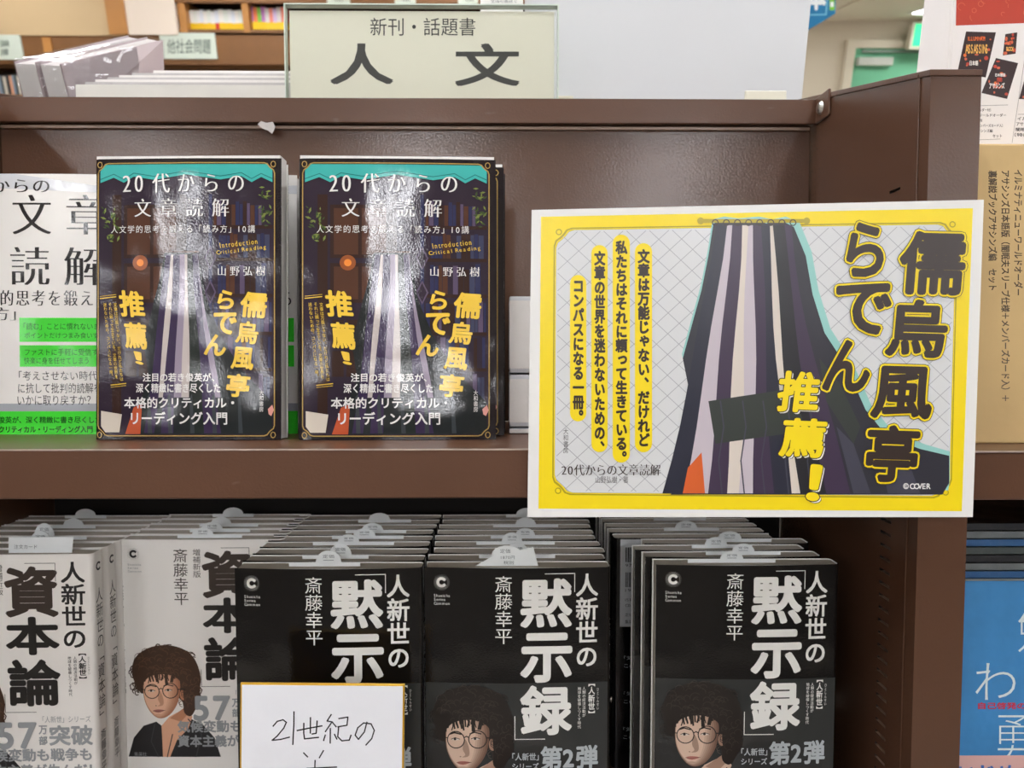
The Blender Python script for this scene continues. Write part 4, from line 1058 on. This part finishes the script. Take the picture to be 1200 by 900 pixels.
# acrylic sign
Y = .72; O = L(494, 116, Y); O.z = zL
fr = lambda x, y: ((L(x,y,Y)-O).x, (L(x,y,Y)-O).z)
t = thing('acrylic_sign', 'cream category sign in a clear acrylic holder standing on top of the rack', 'sign', tuple(O))
x0, x1 = fr(336, 60)[0], fr(653, 60)[0]; z1 = fr(494, 8)[1]
m = MB(); m.box(x0+.003, x1-.003, 0, .001, .001, z1-.004); m.build('paper_insert', mat('sign_cream', (226, 224, 208), .5, var=(4, .01)), t)
ACR = clear('acrylic', (.99, .995, .985), .05)
m = MB(); m.box(x0, x1, -.004, -.0015, 0, z1); m.build('acrylic_front', ACR, t)
m = MB(); m.box(x0, x1, .0025, .005, 0, z1); m.build('acrylic_back', ACR, t)
EDG = mat('acrylic_edge', (206, 218, 206), .25)
m = MB(); m.box(x0, x1, -.004, .005, z1, z1+.0012); m.box(x0-.0012, x0, -.004, .005, 0, z1+.0012); m.box(x1, x1+.0012, -.004, .005, 0, z1+.0012); m.build('acrylic_edge', EDG, t)
m = MB(); m.box(x0, x1, -.004, .05, -.0002, .002); m.build('foot', EDG, t)
P = Print(fr); SI = ink('sign_ink', (58, 58, 56), .5)
P.text('新刊・話題書', 434, 21, 557, 42, SI, 'r', 3); P.text('人', 387, 51, 461, 99, SI, 'b', 3); P.text('文', 533, 51, 609, 101, SI, 'b', 3)
P.build('sign_lettering', t)
# grey-white board behind
Y = .79; O = L(780, 118, Y); O.z = zL
t = thing('display_board', 'plain grey-white board standing behind the sign, right of it', 'board', tuple(O))
fr = lambda x, y: ((L(x,y,Y)-O).x, (L(x,y,Y)-O).z)
m = MB(); pts = [fr(612,-160), fr(966,-160), fr(936,118), fr(618,118)]; pts = [pts[0], pts[1], (pts[2][0], 0), (pts[3][0], 0)]
m.prism([(x, 0, z) for x, z in pts], (0, .006, 0)); m.build('board_sheet', GREYBOARD, t, bevel=.0006)
m = MB(); m.prism([(0, .006, 0), (0, .10, 0), (0, .006, .14)], (.003, 0, 0)); m.build('easel_back', GREYBOARD, t)
for (px0, px1, py, lb) in ((873, 922, 106, 'small cream foot plate in front of the grey-white board, near its right end'), (652, 672, 112, 'small cream foot plate right beside the acrylic sign')):
    Y2 = .755; a, b = L(px0, py, Y2), L(px1, py, Y2)
    t = thing('cream_holder', lb, 'holder', (a.x, Y2, zL)); h = a.z - zL; w = b.x-a.x
    m = MB(); m.box(0, w, 0, .002, 0, h); m.build('upright', mat('cream_plastic', (222, 218, 200), .4), t, bevel=.0008)
    m = MB(); m.box(0, w, -.02, 0, 0, .0015); m.build('foot', mat('cream_plastic', (222, 218, 200), .4), t)
# card with small print behind the sign top
Y = .775; O = L(590, 8, Y); zc = O.z; O.z = zL
t = thing('price_card', 'white card with small print peeking above the acrylic sign', 'card', tuple(O))
fr = lambda x, y: ((L(x,y,Y)-O).x, (L(x,y,Y)-O).z)
m = MB(); a, b = fr(563, 7), fr(613, -70); m.box(a[0], b[0], 0, .001, 0, b[1]); m.build('sheet', PAPER, t)
P = Print(fr)
P.text('全国の書店で', 575, -1, 606, 4, PR, 'r', 20); P.build('lettering', t)
# booklets, standing in steps
BKL = mat('booklet_cream', (214, 212, 204), .5, var=(30, .03)); BKS = mat('booklet_shiny', (226, 222, 218), .25, bump=(60, .6, .004))
BKG = mat('booklet_greyer', (188, 184, 182), .2, bump=(90, .7, .004))  # greyer cover, alternated so the booklet layers stand apart
random.seed(21)
rows = [(89,100),(100,97),(112,94),(126,91.5),(138,89),(155,86.5),(180,83.5)]
for k, (px, py) in enumerate(rows):
    Y = .722 + .0095*k; a = L(px, py, Y); b = L(350+random.uniform(-2,6), py, Y)
    if k == 0: Y = .716; a = L(px, py, Y); b = L(334, py, Y)
    t = thing('white_booklet', ('white booklet at the very front of the flat row beside the acrylic sign' if k == 0 else f'white booklet {ORD[k]} from the front in the low row left of the sign'), 'booklet', (a.x, Y, zL), group='white booklets beside the sign')
    b.x = min(b.x, L(334, py, .716).x) if k == 0 else b.x
    m = MB(); m.box(0, (b.x-a.x), 0, .0042, 0, a.z-zL); m.build('page_block', PAGEW, t)
    m = MB(); m.box(0, (b.x-a.x), -.0006, 0, 0, a.z-zL+.0006); m.box(0, (b.x-a.x), .0042, .0048, 0, a.z-zL+.0006); m.build('cover', BKL if k == 0 else (BKS, BKG)[k % 2], t)
# shrink-wrapped books, tilted up
FILM = clear('shrink_film', (.97, .97, .98), .30, .12)
MAUV = mat('mauve_cover', (176, 160, 160), .35, var=(10, .04)); 
def wrapped(fa, fb, ba, bb_, Ya, Yb2, label):
    """fa, fb: top-left and top-right pixels of the near end; ba, bb_: the same of the far end"""
    A, B = L(*fa, Ya), L(*fb, Ya); C, Dd = L(*bb_, Yb2), L(*ba, Yb2)
    O = Vector(((A.x+B.x)/2, Ya, zL))
    t = thing('wrapped_book', label, 'book', tuple(O), group='shrink-wrapped books on top of the rack')
    A, B, C, Dd = (p-O for p in (A, B, C, Dd))
    def low(p, s=1): return Vector((p.x + s, p.y, .0))
    s = .012
    def ed(u, v, inset=0):                      # prism between fractions u..v across the thickness
        a, b = A.lerp(B, u), A.lerp(B, v); d, c = Dd.lerp(C, u), Dd.lerp(C, v)
        z = Vector((0, 0, -inset))
        return [low(a,s), low(b,s), low(c,s*.2), low(d,s*.2), a+z, b+z, c+z, d+z]
    m = MB(); m.hexa(ed(.06, .90, .002)); m.build('page_block', PAGEW, t)
    m = MB(); m.hexa(ed(0, .06)); m.hexa(ed(.90, 1)); m.build('cover', MAUV, t, bevel=.0006)
    m = MB(); hx = ed(-.03, 1.03, -.0015); m.hexa([p + (Vector((0,-.0015,0)) if i in (0,1,4,5) else Vector((0,.002,0))) for i, p in enumerate(hx)])
    m.build('plastic_film', FILM, t)
wrapped((16,72), (43,73), (150,41), (170,45), .722, .80, 'shrink-wrapped white book at the far left, tilted up on the rack top')
wrapped((46,73), (72,75), (172,43), (191,47), .722, .80, 'shrink-wrapped book with mauve cover, right of the other wrapped one')

# ================================================================== NEIGHBOUR RACK ON THE RIGHT
X0, X1 = XR1 + .0015, .95
nr = thing('neighbour_rack', 'brown steel rack on the right, past the slotted side panel', 'rack', ((X0+X1)/2, .6, -1.15))
def nb(name, boxes, m=BROWN, bevel=.0012):
    mb = MB()
    for (x0,x1,y0,y1,z0,z1) in boxes: mb.box(x0-(X0+X1)/2,x1-(X0+X1)/2,y0-.6,y1-.6,z0+1.15,z1+1.15)
    return mb.build(name, m, nr, bevel=bevel)
nb('shelf', [(X0,X1,YF,.78,zS-.005,zS-.002),(X0,X1,YF,YF+.0025,zSb-.002,zS-.002)]); nb('back_panel', [(X0,X1,.785,.789,-1.15,.21)], BROWND, 0)
nb('shelf_lip_glint', [(X0,X1,YF-.0002,YF+.0008,zS-.0026,zS-.0014)], MATS['edge_reflection'], 0)
nb('lower_shelf', [(X0,X1,.44,.78,Z0-.004,Z0)]); nb('base_cabinet', [(X0,X1,.46,.78,-1.15,Z0-.005)]); nb('side_panel', [(X1,X1+.034,YF,.79,-1.15,.2)])
zN = zS - .002
# cardboard box
CARD = mat('cardboard', (206, 176, 124), .8, var=(14, .05), bump=(120, .2, .001)); CINK = mat('carton_ink', (92, 80, 66), .7)
Y = .552; O = Vector((X0+.006, Y, zN)); zt = L(1170, 168, Y).z - zN
t = thing('cardboard_box', 'tan cardboard carton with sideways printed lines standing on the right shelf', 'box', tuple(O))
m = MB(); m.box(0, .30, 0, .045, 0, zt); cbx = m.build('carton', CARD, t, bevel=.0015)
fr = lambda x, y: ((L(x,y,Y)-O).x, (L(x,y,Y)-O).z)
P = Print(fr)
P.text('イルミナティニューワールドオーダー', 1188, 199, 1198.5, 346, CINK, 'b', 2, turn=True)
P.text('アサシンズ日本語版（闇眠夫スリーブ仕様＋メンバーズカード入）＋', 1173, 200, 1183.5, 470, CINK, 'b', 2, turn=True)
P.text('裏解説ブックアサシンズ編　セット', 1158, 200, 1168.5, 340, CINK, 'b', 2, turn=True)
P.build('carton_lettering', cbx)
# product sheet standing behind the carton
Y = .605; O = L(1150, 168, Y); O.z = zN
t = thing('product_sheet', 'curled white product sheet with red panel and small pictures, behind the carton', 'poster', tuple(O))
fr = lambda x, y: ((L(x,y,Y)-O).x, (L(x,y,Y)-O).z)
def curl(x):                                   # left margin bends away
    e = fr(1112, 80)[0]; return .9*(max(0, e-x))**1.0 if x < e else 0
e0 = fr(1112, 80)[0]
m = MB(); N = 8
lx_t, lx_b = fr(1098, -60)[0], fr(1058, 168)[0]; rx = .34; zt_ = fr(1150, -60)[1]; 
ld = lambda x: .0 if x > e0 else (e0-x)*.8
cols = [0]*0
for k in range(N):
    u0, u1 = k/N, (k+1)/N
    def P2(u, top):
        xa = (lx_t if top else lx_b); x = xa + (e0 + .005 - xa)*u; return Vector((x, ld(x), zt_ if top else 0))
    a, b, c_, d = P2(u0,0), P2(u1,0), P2(u1,1), P2(u0,1); o_ = Vector((0,.0006,0))
    m.hexa([a, b, b+o_, a+o_, d, c_, c_+o_, d+o_])
m.hexa([(e0+.005,0,0),(rx,0,0),(rx,.0006,0),(e0+.005,.0006,0),(e0+.005,0,zt_),(rx,0,zt_),(rx,.0006,zt_),(e0+.005,.0006,zt_)])
ps = m.build('sheet', mat('sheet_white', (232, 228, 226), .4, wave=(6,.5,.003)), t)
P = Print(fr); I = lambda n_, c: mat('sheet_' + n_, c, .35)
RD = I('red', (186, 62, 44)); RD2 = I('red_light', (206, 96, 66)); BKR = I('black_red', (44, 20, 22)); ORG = I('orange', (226, 110, 50)); GRYL = I('grey_line', (150,148,148)); BTX = I('text', (70,66,70)); WSH = I('white_word', (240,235,230)); GLD = I('gold_word', (232, 178, 90))
P.poly([(1122,-60),(1230,-60),(1230,26),(1120,30)], RD, 1)
random.seed(9)
for k in range(34):
    x, y = random.uniform(1124, 1226), random.uniform(-50, 24); P.ring(x, y, random.uniform(2,5), .8, RD2, 2, 6, a0=random.uniform(0,200), a1=random.uniform(200,400))
def pic(q, words):
    P.poly(q, BKR, 2); n = 14
    for k in range(n):
        u, v = random.random(), random.random()
        x = (q[0][0]*(1-u)+q[1][0]*u)*(1-v)+(q[3][0]*(1-u)+q[2][0]*u)*v; y = (q[0][1]*(1-u)+q[1][1]*u)*(1-v)+(q[3][1]*(1-u)+q[2][1]*u)*v
        cx, cy = sum(p[0] for p in q)/4, sum(p[1] for p in q)/4; x, y = cx+(x-cx)*.8, cy+(y-cy)*.86
        P.disc(x, y, random.uniform(1,2.6), random.uniform(1,2.6), random.choice((RD, ORG, RD2)), 3 + .05*k, 7)
    for (s_, x0, y0, x1, y1, m_) in words: P.text(s_, x0, y0, x1, y1, m_, 'B', 5)
pic([(1132,37),(1167,38),(1155,91),(1122,84)], [('ASSASSINS', 1131, 52, 1157, 63, GLD), ('ILLUMINATI', 1134, 43, 1154, 48, ORG), ('日本語', 1136, 71, 1146, 77, WSH)])
pic([(1178,40),(1192,38),(1190,63),(1175,65)], [('BOOK', 1179, 55, 1188, 60, GLD)])
pic([(1167,68),(1193,74),(1180,116),(1150,109)], [('日本語版', 1166, 86, 1178, 90, WSH), ('アサシンズ', 1159, 97, 1177, 104, WSH), ('闇', 1168, 91, 1174, 96, RD)])
pic([(1203,84),(1230,84),(1230,118),(1194,116)], [])
P.line([(1144,124),(1181,123)], .6, GRYL, 2); P.line([(1186,167),(1202,60)], .6, GRYL, 2); P.line([(1144,164),(1172,163)], .6, GRYL, 2); P.line([(1193,134),(1215,134)], .6, GRYL, 2)
for i, s_ in enumerate(('ホルダー付）', 'ーワールドオーダー', '日本語版', '（メンバーズカード入）', 'アサシンズ編', 'セット')):
    P.text(s_, (1144,1143,1143,1144,1142,1163)[i], 127+6.1*i, (1161,1179,1151,1175,1163,1174)[i], 130.8+6.1*i, BTX, 'b', 2)
for i, s_ in enumerate(('イルミ', 'アサシン', '闇眠夫', '［特典］')):
    P.text(s_, 1192-i, 137+6.3*i, 1208, 141.2+6.3*i, BTX, 'b', 2)
P.build('sheet_print', ps)

# blue books below on the right
BLU = mat('blue_cloth_cover', (62, 136, 196), .45, var=(30, .08), bump=(70, .5, .003)); PNK = mat('pink_band', (222, 178, 172), .5); RDT = ink('red_text', (206, 50, 70)); SER = ink('pale_text', (226, 238, 240))
def blue_book():
    w, h, th = .13, .19, .013; Y = .552
    zt = L(1160, 681, Y).z
    t = thing('blue_book', '', 'book', (X0+.004, Y, zt-h))
    c = book_parts(t, w, h, th, -1, BLU, PAGEW, 0)
    O = Vector((X0+.004, Y, zt-h)); fr = lambda x, y: ((L(x,y,Y)-O).x, (L(x,y,Y)-O).z)
    P = Print(fr)
    P.text('勉', 1193, 712, 1240, 764, SER, 't'); P.text('わ', 1143, 777, 1190, 820, SER, 't'); P.text('勇', 1167, 838, 1205, 893, SER, 't'); P.text('が', 1205, 777, 1245, 820, SER, 't'); P.text('気', 1210, 838, 1250, 893, SER, 't')
    P.text('自己啓発の源流', 1146, 823, 1226, 831, RDT, 'B')
    P.build('title_lettering', c)
    m = MB(); m.box(.0001, w-.0002, -.0004, 0, .0002, fr(0, 892)[1]); bd = m.build('paper_band', PNK, t)
    P = Print(fr); P.text('いじめ', 1123, 896, 1190, 915, ink('band_blue', (60,110,190)), 'B', 9); P.build('band_lettering', bd)
    return t, zt-h
bl, zbl = blue_book(); kids()
tag(bl, 'blue textured book with pale characters, front of the lower right pile', 'book', 'blue books in the lower right pile')
for k in range(1, 6):
    dup(bl, (X0+.004+.0005*k, .552+.0155*k, zbl), f'blue book {ORD[k]} from the front in the lower right pile', None, 'blue books in the lower right pile')
# riser they stand on
m = MB(); m.box(0, .30, 0, .2, 0, zbl-Z0-.0002); t = thing('book_riser', 'brown riser box under the blue books, below the picture', 'riser', (X0+.002, .545, Z0)); m.build('riser_board', BROWN, t)
# dark wrapped magazines lying on the blue books
MG = [(60,104,150),(120,126,126),(44,46,50),(84,92,90)]
zz = zbl + .19 + .0006
for k in range(7):
    th = .0062; t = thing('wrapped_magazine', f'dark shrink-wrapped magazine, {("bottom","second","third","fourth","fifth","sixth","topmost")[k]} of those on the blue books', 'magazine', (X0+.006, .558, zz), group='wrapped magazines on the blue books')
    m = MB(); m.box(0, .21, 0, .16, 0, th-.0012); m.build('pages', mat('mag_%d' % k, MG[k % 4], .4, var=(20,.2)), t)
    m = MB(); m.box(-.001, .211, -.001, .161, -.0004, th-.0006); m.build('plastic_film', FILM, t)
    zz += th
